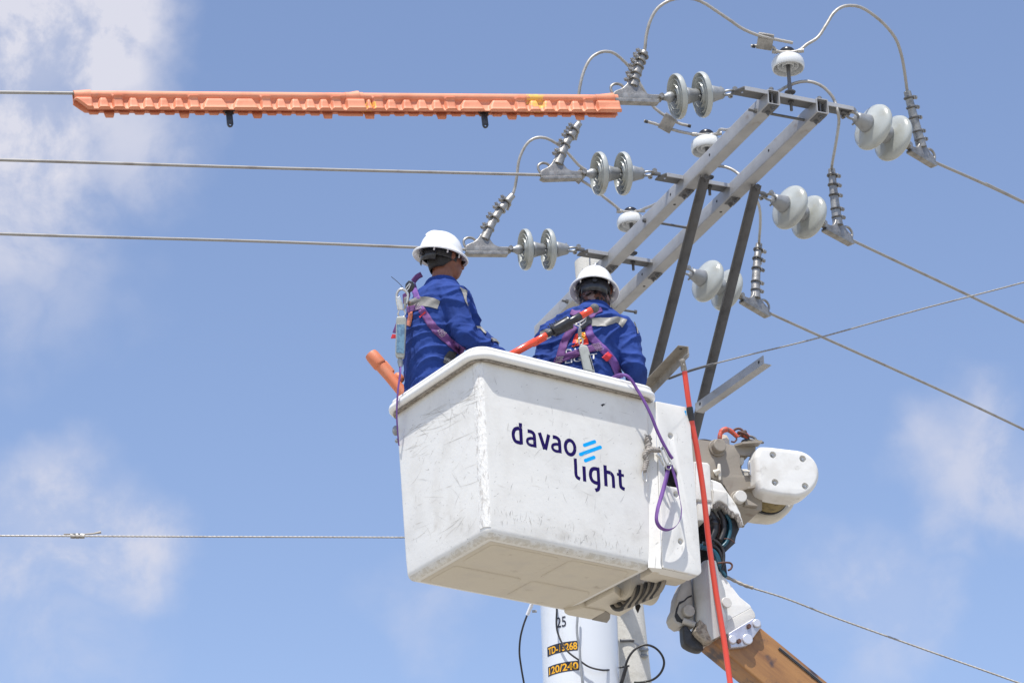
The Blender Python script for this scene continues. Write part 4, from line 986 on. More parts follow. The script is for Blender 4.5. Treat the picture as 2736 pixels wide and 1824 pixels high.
def wrap_text(body, xl, yb, hpx, wpx, m, name, off, h=.0025, sx=1):
    """letters wrapped round the tank; (xl,yb) bottom-left pixel, sizes in pixels"""
    P0 = on_tank(xl, yb); P1 = on_tank(xl + wpx, yb); a0 = math.atan2(P0.x - TC.x, -(P0.y - TC.y)); a1 = math.atan2(P1.x - TC.x, -(P1.y - TC.y))
    z0 = P0.z; hh = on_tank(xl, yb - hpx).z - z0
    v_, f_ = text_mesh(body, 1, 0, 1, off); mnx = min(p.x for p in v_); mxx = max(p.x for p in v_); mny = min(p.y for p in v_); mxy = max(p.y for p in v_)
    def w(p):
        a = a0 + (p.x - mnx) / (mxx - mnx) * (a1 - a0); return V((TC.x + (RT + h) * math.sin(a), TC.y - (RT + h) * math.cos(a), z0 + (p.y - mny) / (mxy - mny) * hh))
    return MB().add([w(p) for p in v_], f_).build(name, m, tr, smooth=0, recalc=False)
def wrap_band(xl, yb, hpx, wpx, m, name, h=.0012):
    P0 = on_tank(xl, yb); P1 = on_tank(xl + wpx, yb); a0 = math.atan2(P0.x - TC.x, -(P0.y - TC.y)); a1 = math.atan2(P1.x - TC.x, -(P1.y - TC.y)); hh = on_tank(xl, yb - hpx).z - P0.z
    rows = [[V((TC.x + (RT + h) * math.sin(a0 + (a1 - a0) * i / 20), TC.y - (RT + h) * math.cos(a0 + (a1 - a0) * i / 20), P0.z + k * hh)) for i in range(21)] for k in (0, 1)]
    return MB().grid(rows).build(name, m, tr, smooth=60, recalc=False)
wrap_text('25', 1488, 1677, 28, 25, M_['label'], 'painted_number', .006)
wrap_band(1463, 1754, 26, 82, M_['label'], 'black_number_plate'); wrap_text('TD-13268', 1466, 1750, 20, 77, M_['amber'], 'plate_lettering', .022)
wrap_band(1465, 1807, 26, 84, M_['label'], 'black_voltage_plate'); wrap_text('120/240', 1468, 1803, 20, 78, M_['amber'], 'plate_lettering', .022)
# lifting lug with its lead at the upper left
Dt = depth(TC) - .05
MB().tube([at(1424, 1606, Dt), at(1409, 1642, Dt)], [.013, .012], 12).build('cable_lug', M_['white'], tr)
MB().box(at(1428, 1632, Dt), .03, .02, .012).build('lug_bracket', M_['galv'], tr, bevel=.002)
for sx_ in (-1, 1):
    MB().box(V((TC.x + sx_ * (RT + .012), TC.y, zt - .12)), .03, .05, .06).build('lifting_lug', M_['tank'], tr, bevel=.004)
def lead(pts, r, m, label, D0, D1, cat='cable', grp='leads hanging around the transformer', hug=0):
    P = [at(x, y, D0 + (D1 - D0) * i / (len(pts) - 1)) for i, (x, y) in enumerate(pts)]
    if hug: P = [on_tank(x, y, hug) if 1450 < x < 1646 else ony(x, y, TC.y - .02) for x, y in pts]
    return tag(MB().tube(catmull(P, 8), r, 8).build('lead_cable', m, None, smooth=70), label, cat, grp)
def z6(v): return [(1350 + a / 5.227, 1580 + b_ / 5.227) for a, b_ in v]
Df = depth(on_tank(1549, 1700)) - .03
lead(z6([(303, 330), (250, 480), (210, 650), (198, 850), (222, 1050), (262, 1280), (300, 1500)]), .0062, M_['hosedark'], 'dark lead hanging from the lug at the left side of the transformer', Dt, Dt)
lead(z6([(700, 60), (720, 240), (714, 420), (730, 560), (790, 710), (880, 840), (1040, 960), (1180, 1050), (1380, 1093), (1560, 1065), (1735, 1030)]), .0062, M_['hosedark'], 'dark lead curving across the transformer front to the pole', Df - .03, Df - .02, hug=.035)
lead(z6([(1010, 200), (1008, 360), (1000, 500), (1010, 640), (1040, 800), (1045, 940), (1062, 1120), (1085, 1330), (1100, 1500)]), .0075, M_['capiron'], 'pale straight lead hanging down the middle of the transformer', Df - .06, Df - .14, hug=.055)
lead(z6([(1620, 1300), (1655, 1160), (1690, 1000), (1745, 880), (1830, 790), (1960, 740), (2090, 780), (2185, 880), (2218, 1000), (2170, 1130), (2060, 1225), (1900, 1262), (1800, 1262)]), .0075, M_['hosedark'], 'black lead bent in a wide loop right of the pole', Df + .12, Df + .25)
MB().tube([at(*z6([(1618, 1290)])[0], Df + .10), at(*z6([(1690, 1040)])[0], Df + .11)], .012, 10).build('tape_wrap', M_['black'], tr)
# pole hardware: bracket straps, through bolt and the spool rack
Dk = depth(ony(1690, 1700, YP - .14))
rk = thing('spool_bracket', 'galvanised bracket and spool bolted to the pole right of the transformer', 'bracket', at(1690, 1715, Dk))
def zz(a, b_, D): return at(*z6([(a, b_)])[0], D)
pl = Plane(zz(1640, 800, Dk), (1, 0, 0), (0, -1, .0))
v_, f_ = pl.plate([z6([(1590, 640), (1640, 590), (1645, 930), (1590, 990)])], .02, .002); MB().add(v_, f_).build('bracket_arm', M_['zincbolt'], rk, smooth=40)
MB().rod(zz(1600, 680, Dk - .01), zz(1800, 676, Dk - .01), .010).build('through_bolt', M_['galv_dark'], rk)
v_, f_ = pl.plate([z6([(1760, 600), (1810, 600), (1850, 690), (1830, 790), (1770, 800), (1800, 700)])], .03, .002); MB().add(v_, f_).build('clevis', M_['zincbolt'], rk, smooth=40)
MB().lathe([(-.03, .0001), (-.03, .030), (-.018, .034), (-.008, .022), (.008, .022), (.018, .034), (.03, .030), (.03, .0001)], frame(zz(1930, 850, Dk), V((.1, -.3, .95)), z=V((1, 0, 0))), 24).build('spool', M_['capiron'], rk, smooth=45)
MB().rod(zz(1760, 700, Dk), zz(1930, 790, Dk), .008).rod(zz(1820, 880, Dk), zz(1900, 950, Dk), .010).build('spool_pin', M_['galv'], rk)

# ------------------------------------------------------------------ boom tip: winch head, elbow, boom
PB_ = MBK @ V((LX + .35, .22, HB * .5)); BP = Plane(PB_, (.95, .31, 0), (.31, -.95, 0)); BC = Plane(PB_ + V((.31, -.95, 0)).normalized() * .10, (.95, .31, 0), (.31, -.95, 0))     # main plane of the boom tip's side plates
def z4(v): return [(1760 + a / 3.409, 1120 + b_ / 3.409) for a, b_ in v]
def z5(v): return [(1760 + a / 4.558, 1480 + b_ / 4.558) for a, b_ in v]
winch = thing('boom_tip_winch', 'beige boom-tip head with a white winch cover, rope drum and pins, right of the bucket', 'winch', BP.w(1960, 1280))
def pl_(outs, thick, m, name, par, z=0, bevel=.003, rnd=.006, pn=BP, smooth=40):
    v_, f_ = pn.plate(outs, thick, bevel, z, rnd); return MB().add(v_, f_).build(name, m, par, smooth=smooth)
side = z4([(300, 175), (540, 205), (690, 235), (800, 242), (885, 245), (880, 330), (905, 560), (930, 640), (945, 712), (940, 830), (860, 822), (770, 800), (700, 770), (650, 690), (600, 600), (555, 560), (460, 520), (300, 500)])
win = z4([(740, 325), (862, 333), (885, 500), (770, 512), (745, 440)])
pl_([side, win], .016, M_['beige'], 'near_side_plate', winch, 0, .002)
pl_([side, win], .016, M_['beige'], 'far_side_plate', winch, -.26, .002)
b = MB(); b.add([BP.w(*z4([p])[0], h) for p in ((300, 190), (885, 260)) for h in (-.016, -.26)], [[0, 1, 3, 2]]); b.build('head_top_plate', M_['beige'], winch, smooth=0, solid=.01)
b = MB(); b.add([BP.w(*z4([p])[0], h) for p in ((700, 770), (930, 815)) for h in (-.016, -.26)], [[0, 1, 3, 2]]); b.build('head_bottom_plate', M_['beige'], winch, smooth=0, solid=.012)
# gusset flanges standing out from the side plate
for tri in (([(688, 236), (900, 240), (880, 300), (790, 290)]), ([(738, 645), (925, 640), (915, 660), (800, 690)])):
    q = [BP.w(*p) for p in z4(tri)]; o_ = BP.n * .07
    MB().add([q[0], q[1], q[1] + o_, q[0].lerp(q[1], .25) + o_ * .6], [[0, 1, 2, 3]]).build('gusset_flange', M_['beige'], winch, smooth=0, solid=.012)
pl_([z4([(770, 730), (880, 795), (890, 808), (770, 795)])], .03, M_['beige'], 'lower_flange', winch, .03)
for (x, y, r) in ((530, 262, .045), (722, 726, .042)):
    p = BP.w(*z4([(x, y)])[0]); MB().tube([p - BP.n * .01, p + BP.n * .012], r * 1.12, 28).build('pin_boss', M_['beige'], winch, bevel=.003)
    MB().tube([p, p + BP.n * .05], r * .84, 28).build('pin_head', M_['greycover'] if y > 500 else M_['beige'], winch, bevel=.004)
# latch in the window and the cotter lever
Q = lambda x, y, h=0: BP.w(*z4([(x, y)])[0], h)
pl_([z4([(742, 330), (790, 330), (790, 380), (775, 405), (742, 400)])], .02, M_['beige_pale'], 'latch_block', winch, -.02)
pl_([z4([(742, 400), (775, 405), (770, 450), (750, 455)])], .01, M_['dark'], 'latch_hole', winch, -.03)
MB().tube(catmull([Q(822, 505, .012), Q(812, 420, .012), Q(835, 370, .012), Q(862, 372, .012), Q(866, 430, .012), Q(858, 470, .012), Q(828, 520, .012)], 6), .006, 8).build('latch_loop', M_['steel'], winch)
MB().rod(Q(768, 484, .012), Q(880, 478, .012), .007).build('latch_rod', M_['steel'], winch)
MB().rod(Q(824, 410, .018), Q(826, 520, .018), .006).build('latch_lever', M_['steel'], winch)
MB().tube([Q(538, 418, .02), Q(536, 470, .022), Q(546, 560, .02)], [.008, .012, .007], 8, ell=(1, .7)).build('cotter_lever', M_['beige_pale'], winch)
MB().tube([Q(505, 495, .01), Q(540, 480, .03)], [.02, .01], 12).build('lever_boss', M_['beige_pale'], winch)
# rope drum between the two half covers
def cover_outline(dx, dy):
    return z4([(x + dx, y + dy) for x, y in [(905, 262), (930, 238), (1010, 240), (1250, 268)] + [(1240 + 232 * math.sin(a), 490 - 222 * math.cos(a)) for a in [R(d) for d in range(8, 181, 12)]] + [(1130, 700), (980, 672), (925, 640), (900, 560), (880, 330)]])
pc_ = z4([(1180, 470)])[0]
def cover_half(z, thick, m, name, big):
    o = cover_outline(0, 0)
    P = [V((*BC.px(*p), 0)) for p in o]; n = len(P); rad = .034
    P = [V((*q, 0)) for q in round_poly([(p.x, p.y) for p in P], .012, 3)]; n = len(P)
    ar = sum(P[i].x * P[(i + 1) % n].y - P[(i + 1) % n].x * P[i].y for i in range(n)); sg_ = 1 if ar > 0 else -1
    def inset(d):
        out = []
        for i in range(n):
            t = (P[(i + 1) % n] - P[i - 1]).normalized(); out.append(P[i] + V((-t.y, t.x, 0)) * (sg_ * d))
        return out
    rg = [[BC.M @ (p + V((0, 0, z - thick))) for p in inset(0)]]
    for k in range(8):
        a = R(90 * k / 7); rg.append([BC.M @ (p + V((0, 0, z - rad * (1 - math.sin(a))))) for p in inset(rad * .8 * (1 - math.cos(a)))])
    b = MB().loft(rg, cap=False)
    fl = [(p.x, p.y) for p in inset(rad * .8)]; outs = [fl]
    if big:
        for c in ((1040, 322), (1312, 358), (1060, 572), (1334, 606)):
            q = BC.px(*z4([c])[0]); outs.append([(q[0] + .020 * math.cos(a), q[1] + .020 * math.sin(a)) for a in [i * math.pi / 14 for i in range(28)]])
    v_, f_ = curve_mesh(outs, 0, 0); b.add([BC.M @ (v + V((0, 0, z))) for v in v_], f_)
    if not big: b.add([BC.M @ (V((*p, 0)) + V((0, 0, z - thick))) for p in [(q.x, q.y) for q in inset(0)]], [list(range(n))])
    return b.build(name, m, winch, smooth=45)
near = cover_half(.0, .12, M_['gelcoat_clean'], 'near_drum_cover', 1)
far = cover_half(-.33, .10, M_['beige_pale'], 'far_drum_cover', 0)
for (x, y) in ((1040, 322), (1312, 358), (1060, 572), (1334, 606)):
    dimple(BC, *z4([(x, y)])[0], .020, near, M_['gelcoat_clean'], h=0)
Md = frame(BC.w(*z4([(1165, 500)])[0], -.175), BP.n, z=UZ)
MB().lathe([(-.125, .0001), (-.125, .128), (-.108, .128), (-.106, .11), (.07, .11), (.072, .126), (.085, .126), (.085, .0001)], Md, 48).build('drum', M_['dark'], winch, smooth=40)
b = MB()
for k in range(12): b.tube([Md @ V((-.098 + .015 * k, .115 * math.cos(a), .115 * math.sin(a))) for a in [R(d) for d in range(0, 360, 12)]], .0088, 7, closed=True)
o = b.build('rope_winding', M_['ropey'], winch, smooth=70); o['kind'] = 'stuff'
v_, f_ = BP.plate([z4([(930, 640), (1470, 520), (1400, 700), (1240, 730), (1000, 720)])], .08, .01, -.02, .004); MB().add(v_, f_).build('drum_shroud', M_['dark'], winch, smooth=40) if False else None
# hook, lug and chain on the top
v_, f_ = BP.plate([z4([(580, 232), (585, 150), (600, 118), (640, 125), (662, 165), (668, 236)])], .03, .004, -.03, .004); MB().add(v_, f_).build('hook_lug', M_['beige_pale'], winch, smooth=50)
hook = thing('crane_hook', 'worn orange-red hook caught over the lug on top of the winch head', 'hook', Q(600, 150, -.03))
MB().tube(catmull([Q(560, 205, -.0), Q(556, 160, -.0), Q(572, 112, -.0), Q(612, 92, -.0), Q(652, 104, -.0), Q(690, 135, -.0), Q(722, 165, -.0)], 6), [.008] * 4 + [.013] * 8 + [.016] * 8 + [.014] * 8 + [.013] * 9, 10).build('hook_body', M_['hook'], hook)
MB().tube(catmull([Q(660, 200, 0), Q(690, 205, 0), Q(712, 180, 0)], 6), .005, 7).build('safety_catch', M_['rust'], hook)
def link(c, d, L, wd, r, m, par, name='chain_link', nrm=None):
    d = V(d).normalized(); n = V(nrm or BP.n).normalized(); s_ = d.cross(n).normalized(); P = [c + d * (L / 2 * math.cos(a)) + s_ * (wd / 2 * math.sin(a)) for a in [R(x) for x in range(0, 360, 24)]]
    return MB().tube(P, r, 8, closed=True).build(name, m, par, smooth=70)
chain = thing('hook_chain', 'rusty chain of links and fittings trailing from the red hook along the winch head', 'chain', Q(740, 130, 0))
link(Q(722, 118, 0), V((1, 0, .2)), .055, .045, .007, M_['rust'], chain)
link(Q(770, 140, 0), V((1, 0, -.5)), .06, .035, .008, M_['rust'], chain, nrm=V((.3, .2, 1)))
MB().tube([Q(765, 115, 0), Q(815, 165, 0)], [.017, .014], 10).build('swivel', M_['hook'], chain)
MB().ball(Q(778, 122, .01), .013).build('swivel_nut', M_['rust'], chain)
MB().ball(Q(790, 200, -.01), .022, sc=(1, 1, .7)).build('thimble', M_['hosedark'], chain)
link(Q(835, 175, 0), V((1, 0, -.3)), .06, .03, .0075, M_['galv_dark'], chain)
link(Q(880, 195, 0), V((1, 0, -.3)), .085, .045, .0075, M_['galv_dark'], chain, nrm=V((0, -.5, 1)))
MB().tube(catmull([Q(780, 215, 0), Q(850, 205, 0), Q(880, 205, .01), Q(905, 215, 0)], 5), .012, 8).build('rope_eye', M_['ropey'], chain)
MB().tube(catmull([Q(370, 182, -.03), Q(430, 176, -.03), Q(500, 190, -.03), Q(560, 205, -.03)], 5), .011, 8).build('hose', M_['hosedark'], winch)

# the jib base behind the red pole: shell with a torn lower edge, hoses showing beneath
elbow = thing('boom_elbow', 'white and grey fibreglass elbow at the boom top, torn open over dark hoses', 'boom elbow', BP.w(1900, 1480))
pl_([z4([(300, 400), (375, 405), (430, 412), (452, 440), (470, 772), (300, 760)])], .16, M_['gelcoat_clean'], 'inner_cover', elbow, .035, .012)
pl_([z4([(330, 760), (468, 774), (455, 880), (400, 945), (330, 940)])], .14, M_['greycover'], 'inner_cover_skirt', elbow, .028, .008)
shell = z4([(455, 560), (500, 570), (555, 595), (600, 660), (660, 740), (705, 810), (732, 870), (744, 960), (736, 990), (722, 930), (700, 885), (672, 890), (650, 862), (628, 852), (610, 835), (600, 812), (570, 795), (545, 775), (520, 770), (495, 790), (478, 805), (455, 830)])
pl_([shell], .20, M_['gelcoat_clean'], 'torn_shell', elbow, .03, .012, .003)
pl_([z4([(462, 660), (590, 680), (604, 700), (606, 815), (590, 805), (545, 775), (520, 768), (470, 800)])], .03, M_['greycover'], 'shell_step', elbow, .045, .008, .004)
b = MB(); tp = [(478, 803), (500, 788), (520, 770), (545, 776), (572, 797), (598, 812), (612, 836), (630, 853), (652, 862), (674, 890), (700, 886), (724, 930), (738, 985)]
for i in range(len(tp) - 1):
    for k in range(4):
        t_ = (k + random.random()) / 4; x = tp[i][0] + (tp[i + 1][0] - tp[i][0]) * t_; y = tp[i][1] + (tp[i + 1][1] - tp[i][1]) * t_
        p = Q(x, y - 2, .032); b.tube([p, p + V((random.uniform(-.01, .008), 0, random.uniform(-.03, -.008)))], [.007, .002], 5)
o = b.build('torn_fibres', M_['rope'], elbow); o['kind'] = 'stuff'
pl_([z4([(470, 800), (600, 815), (735, 960), (742, 990), (715, 1060), (700, 1125), (660, 1150), (600, 1215), (560, 1200), (360, 1230), (360, 940), (400, 930)])], .03, M_['dark'], 'dark_inner_wall', elbow, -.17, .002)
pl_([z4([(640, 880), (700, 900), (738, 965), (742, 992), (712, 1060), (700, 1122), (650, 1165), (598, 1218), (590, 1180), (640, 1100), (668, 1000)])], .16, M_['black'], 'torn_flap', elbow, -.01, .004, .002)
hs = [([(480, 830), (520, 900), (525, 1000), (490, 1090), (520, 1200), (560, 1300), (570, 1380)], 'hosedark', .030, -.03), ([(560, 820), (600, 900), (605, 1000), (575, 1090)], 'hosedark', .020, -.02), ([(500, 860), (560, 880), (575, 980), (560, 1080), (500, 1130)], 'rust', .016, -.05),
      ([(620, 860), (655, 930), (655, 1030), (625, 1110), (590, 1150)], 'hoseteal', .013, -.01), ([(585, 830), (632, 900), (638, 1010), (600, 1100)], 'hoseteal', .010, -.04), ([(385, 1150), (450, 1160), (520, 1210), (560, 1290), (590, 1400), (612, 1440)], 'hoseteal', .020, -.01),
      ([(400, 1130), (480, 1140), (545, 1190), (585, 1290), (605, 1420)], 'hosedark', .016, .0), ([(480, 1100), (540, 1140), (580, 1210), (582, 1300), (568, 1380)], 'hosedark', .011, .015), ([(390, 1175), (450, 1190), (510, 1250), (545, 1340), (600, 1430)], 'hoseteal', .013, .01),
      ([(520, 1325), (580, 1318), (630, 1322), (650, 1345), (640, 1375), (615, 1390)], 'rust', .007, .03), ([(590, 1090), (640, 1095), (690, 1130)], 'rust', .004, .01)]
for pts, m, r, h in hs:
    MB().tube(catmull([Q(x, y, h) for x, y in pts], 7), r * .8, 10).build('hose', M_[m], elbow, smooth=70)
for (x, y, r) in ((480, 880, .022), (520, 930, .03), (548, 1095, .010)):
    MB().ball(Q(x, y, -.03), r).build('hose_fitting', M_['blackgloss'], elbow)
# lower elbow casting, in the photo's three faces
G = lambda x, y, h=0: BP.w(*z5([(x, y)])[0], h)
# the front of the casting is a half-round column; sections stacked from its top to its foot
col = []
for (xl, yl, xr, yr) in ((530, 95, 690, 120), (425, 250, 745, 290), (430, 420, 800, 450), (445, 600, 815, 560), (455, 800, 830, 720), (470, 960, 836, 880), (560, 1100, 790, 985)):
    A_l, B_r = G(xl, yl), G(xr, yr); mid = (A_l + B_r) / 2; hw = (B_r - A_l) / 2; ring = []
    for k in range(13):
        a = math.pi * k / 12; ring.append(mid - hw * math.cos(a) + BP.n * (.055 * math.sin(a)))
    for k in range(1, 4): ring.append(B_r.lerp(A_l, k / 4) - BP.n * .20) if k in (1, 2, 3) else None
    col.append(ring)
MB().loft(col).build('column_cover', M_['colshade'], elbow, smooth=45)
wedge = z5([(735, 200), (860, 360), (985, 520), (1112, 622), (1128, 655), (842, 806), (700, 880), (640, 600), (640, 300)])
pl_([wedge], .20, M_['gelcoat_clean'], 'right_fairing', elbow, .004, .004, .006)
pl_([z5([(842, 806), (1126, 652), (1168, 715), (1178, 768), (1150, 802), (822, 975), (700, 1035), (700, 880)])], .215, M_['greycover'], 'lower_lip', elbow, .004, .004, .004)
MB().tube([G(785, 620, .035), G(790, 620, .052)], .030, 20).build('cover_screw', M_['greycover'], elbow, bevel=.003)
pl_([z5([(400, 960), (440, 900), (470, 820), (530, 870), (600, 880), (640, 940), (700, 975), (745, 1010), (640, 1080), (545, 1105), (440, 1010)])], .10, M_['grime_shade'], 'oil_stained_foot', elbow, .045, .012, .004)
pl_([z5([(297, 868), (345, 860), (400, 930), (470, 1020), (545, 1100), (552, 1165), (520, 1172), (470, 1166), (400, 1140), (340, 1104), (318, 1076), (306, 1020)])], .07, M_['black'], 'rubber_boot', elbow, .0, .012, .010)
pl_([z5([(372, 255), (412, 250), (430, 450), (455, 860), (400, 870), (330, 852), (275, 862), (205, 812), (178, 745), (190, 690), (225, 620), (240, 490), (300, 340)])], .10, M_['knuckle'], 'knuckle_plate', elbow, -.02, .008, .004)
pl_([z5([(415, 480), (360, 505), (320, 545), (262, 565), (225, 650), (208, 740), (235, 800), (330, 832), (350, 815), (285, 770), (238, 700), (262, 600), (330, 560), (370, 520), (418, 500)])], .012, M_['dark'], 'knuckle_gap', elbow, -.0165, .001, .002)
p = G(362, 692, -.02); MB().tube([p, p + BP.n * .035], .034, 26).build('knuckle_pin', M_['knuckle'], elbow, bevel=.004)
MB().tube([G(300, 800, -.01), G(440, 860, -.0)], .018, 12).build('cylinder_rod', M_['knuckle'], elbow)
b_ = pl_([z5([(822, 985), (1130, 800), (1212, 858), (1226, 900), (1052, 1135), (990, 1150), (850, 1162)])], .035, M_['zinc'], 'bolt_bracket', elbow, .035, .004, .006)
for (x, y, r) in ((1160, 868, .024), (1048, 1062, .030), (866, 1066, .024)):
    MB().tube([G(x, y, .035), G(x, y, .047)], r, 24).build('bracket_bolt', M_['zincbolt'], elbow, bevel=.005)
for (x, y) in ((1062, 905), (942, 1086)): MB().hexa(G(x, y, .034), BP.n, .013, .016).build('bracket_screw', M_['rust'], elbow)
# ochre boom running down to the right: square tube
E0 = [G(x, y, .0) for x, y in ((1235, 880), (860, 1240))]; dirp = (G(2060, 1570) - G(1225, 872)).normalized()
dirp = (dirp + BP.n * .02).normalized(); Lb = 4.6
und = G(512, 1190, 0); wv = E0[1] - E0[0]; wv = wv - dirp * wv.dot(dirp)
# underside depth from where its far edge shows
dep = .0; nB = -BP.n
for k in range(60):
    q = E0[1] + nB * (.1 + k * .005); 
    a = V(pix(q)); bq = V(pix(q + dirp)); f = V(z5([(512, 1190)])[0]); t_ = (bq - a).normalized(); off = (f - a).x * t_.y - (f - a).y * t_.x; off0 = off if k == 0 else off0
    dep = .1 + k * .005
    if off * off0 < 0: break
boom = thing('lift_boom', 'ochre square boom with dark streaks running down to the right corner', 'boom', frame(E0[1], dirp, z=BP.n))
c0_ = E0[0]; 
def bring(s, ins=0):
    u = wv.normalized(); wl_ = wv.length; pts = [(ins, ins), (wl_ - ins, ins), (wl_ - ins, dep - ins), (ins, dep - ins)]; rr = round_poly(pts, .014, 4)
    return [c0_ + dirp * s + u * a + nB * b2 for a, b2 in rr]
s_l = (und - c0_).dot(dirp) 
MB().loft([bring(-.25, .004), bring(-.25), bring(Lb), bring(Lb, .004)]).build('box_section', M_['boom'], boom, smooth=40)
u = wv.normalized()
MB().box(c0_ + dirp * (Lb / 2 + .05) + u * .034 + BP.n * .003, Lb - .2, .009, .005, (dirp, u, BP.n)).build('cable_trough', M_['black'], boom, bevel=.001)
MB().box(c0_ + dirp * (Lb / 2 + .05) + u * .026 + BP.n * .004, Lb - .2, .005, .007, (dirp, u, BP.n)).build('trough_edge', M_['galv_dark'], boom, bevel=.001)
MB().box(c0_ + dirp * (Lb / 2 + .15) + u * (wv.length - .035) + BP.n * .002, Lb - .3, .008, .004, (dirp, u, BP.n)).build('weld_bead', M_['galv_brown'], boom)
# bucket mount under the bucket
def z7(v): return [(1480 + a / 6.189, 1480 + b_ / 6.189) for a, b_ in v]
mount = thing('bucket_mount', 'beige rotator mount with black ribbed hose under the right end of the bucket', 'mount', MBK @ V((LX, LY * .5, -.05)))
zm = ZB - .012
def flatz(outs, z, thick, m, name, rnd=.01, bevel=.004):
    pl2 = Plane(V((0, 15, z)), (1, 0, 0), (0, 0, -1)); v_, f_ = pl2.plate(outs, thick, bevel, 0, rnd); return MB().add(v_, f_).build(name, m, mount, smooth=40)
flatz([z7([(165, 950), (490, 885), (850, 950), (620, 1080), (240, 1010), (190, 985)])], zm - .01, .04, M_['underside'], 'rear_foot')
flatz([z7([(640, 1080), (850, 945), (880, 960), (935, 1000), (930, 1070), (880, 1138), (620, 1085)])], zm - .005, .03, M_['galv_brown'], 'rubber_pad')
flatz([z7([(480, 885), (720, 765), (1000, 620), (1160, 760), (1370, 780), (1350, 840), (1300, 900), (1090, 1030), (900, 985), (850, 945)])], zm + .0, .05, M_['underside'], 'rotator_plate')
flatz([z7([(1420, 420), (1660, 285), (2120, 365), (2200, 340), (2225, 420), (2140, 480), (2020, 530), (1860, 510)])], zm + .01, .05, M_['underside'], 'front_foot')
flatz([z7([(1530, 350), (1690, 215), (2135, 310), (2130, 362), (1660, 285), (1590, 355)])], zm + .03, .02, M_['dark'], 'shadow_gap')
ct = V((0, 0, 0))
hp = onz(*z7([(1380, 600)])[0], zm + .05); ax_ = ex
for k in range(10):
    c = onz(*z7([(1110 + 60 * k, 650 - 24 * k)])[0], zm + .04)
    P = [c + ey * (.10 * math.cos(a)) + UZ * (.085 * math.sin(a)) * 1.0 for a in [R(d) for d in range(180, 361, 15)]]
    MB().tube(P, .0125, 9).build('ribbed_hose', M_['hosedark'] if k % 2 == 0 else M_['galv_brown'], mount, smooth=70)
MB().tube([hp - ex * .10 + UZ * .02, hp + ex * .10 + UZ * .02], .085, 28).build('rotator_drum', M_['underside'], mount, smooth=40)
leaf = at(*z7([(1370, 860)])[0], depth(hp) + .1)
MB().add([leaf + V((-.01, 0, .02)), leaf + V((.008, .005, .03)), leaf + V((.022, .0, .0)), leaf + V((.004, .0, -.04)), leaf + V((-.008, .004, -.01))], [[0, 1, 2, 3, 4]]).build('hose_tail', M_['black'], mount, smooth=0, solid=.008)
# ------------------------------------------------------------------ line workers
def fuse(parts, voxel, name, m, parent, disp=None, smooth_it=6, label=None, keepsharp=False):
    """several overlapping closed volumes -> one continuous skin"""
    mb = MB()
    for p in parts: mb.v_off = 0; mb.add(p.v, p.f)
    me = mb.mesh('tmp'); b = bmesh.new(); b.from_mesh(me); bmesh.ops.recalc_face_normals(b, faces=b.faces); b.to_mesh(me); b.free()
    o = bpy.data.objects.new('tmp', me); COL.objects.link(o)
    md = o.modifiers.new('r', 'REMESH'); md.mode = 'VOXEL'; md.voxel_size = voxel; md.adaptivity = 0
    if smooth_it: sm = o.modifiers.new('s', 'SMOOTH'); sm.factor = .5; sm.iterations = smooth_it
    dg = bpy.context.evaluated_depsgraph_get(); ne = bpy.data.meshes.new_from_object(o.evaluated_get(dg))
    bpy.data.objects.remove(o)
    if disp:
        ns = [v.normal.copy() for v in ne.vertices]
        for v, n in zip(ne.vertices, ns): v.co = v.co + n * disp(v.co, n)
    ne.update()
    bvh = BVHTree.FromPolygons([v.co.copy() for v in ne.vertices], [list(p.vertices) for p in ne.polygons])
    inv = parent_inv(parent)
    for v in ne.vertices: v.co = inv @ v.co
    ne.materials.clear(); ne.materials.append(m); ne.polygons.foreach_set('use_smooth', [True] * len(ne.polygons))
    ne.name = name; q = bpy.data.objects.new(name, ne); COL.objects.link(q); q.parent = parent
    if label: q['label'] = label
    return q, bvh
def ell_ring(c, f, w_, a, b_, n=28, p=2.4, tilt=0):
    out = []
    for k in range(n):
        t = 2 * math.pi * k / n; cx, sx = math.cos(t), math.sin(t)
        out.append(c + w_ * (a * math.copysign(abs(cx) ** (2 / p), cx)) + f * (b_ * math.copysign(abs(sx) ** (2 / p), sx)) + UZ * (tilt * sx))
    return out
def capsule(pts, rs, n=16):
    P = [V(p) for p in pts]; m = MB()
    Q = catmull(P, 5) if len(P) > 2 else [P[0].lerp(P[1], k / 4) for k in range(5)]
    k = len(Q); R_ = []
    for i in range(k):
        t = i / (k - 1) * (len(rs) - 1); j = min(int(t), len(rs) - 2); R_.append(rs[j] + (rs[j + 1] - rs[j]) * (t - j))
    m.tube(Q, R_, n); m.ball(Q[0], R_[0] * .98, 14, 10); m.ball(Q[-1], R_[-1] * .98, 14, 10); return m
def folds(amp, seed, sc=(5.2, 5.2, 10.5), twist=(0, 0, 0)):
    off = V((seed * 3.1, seed * 1.7, seed))
    def f(p, n):
        q = V((p.x * sc[0], p.y * sc[1], p.z * sc[2])) + off
        wv_ = mnoise.noise_vector(q * .40) * 1.5
        a = mnoise.noise(q + wv_); r_ = 1 - abs(a) * 3.2
        q2 = V((p.x * 12, p.y * 12, p.z * 21)) + off + wv_ * .8; c_ = 1 - abs(mnoise.noise(q2)) * 3.6
        b2 = mnoise.noise(V((p.x * 34, p.y * 34, p.z * 40)) + off)
        return amp * (max(r_, 0) ** 1.6 - .35) + amp * .30 * max(c_, 0) ** 1.5 + amp * .10 * b2
    return f
def drape_pt(bvh, x, y, off, D0=None):
    d = ray(x, y).normalized(); h = bvh.ray_cast(C, d, 40)
    if h[0] is None: return None
    n = h[1] if h[1].dot(d) < 0 else -h[1]
    return h[0] + n * off * .5 - d * off * .5
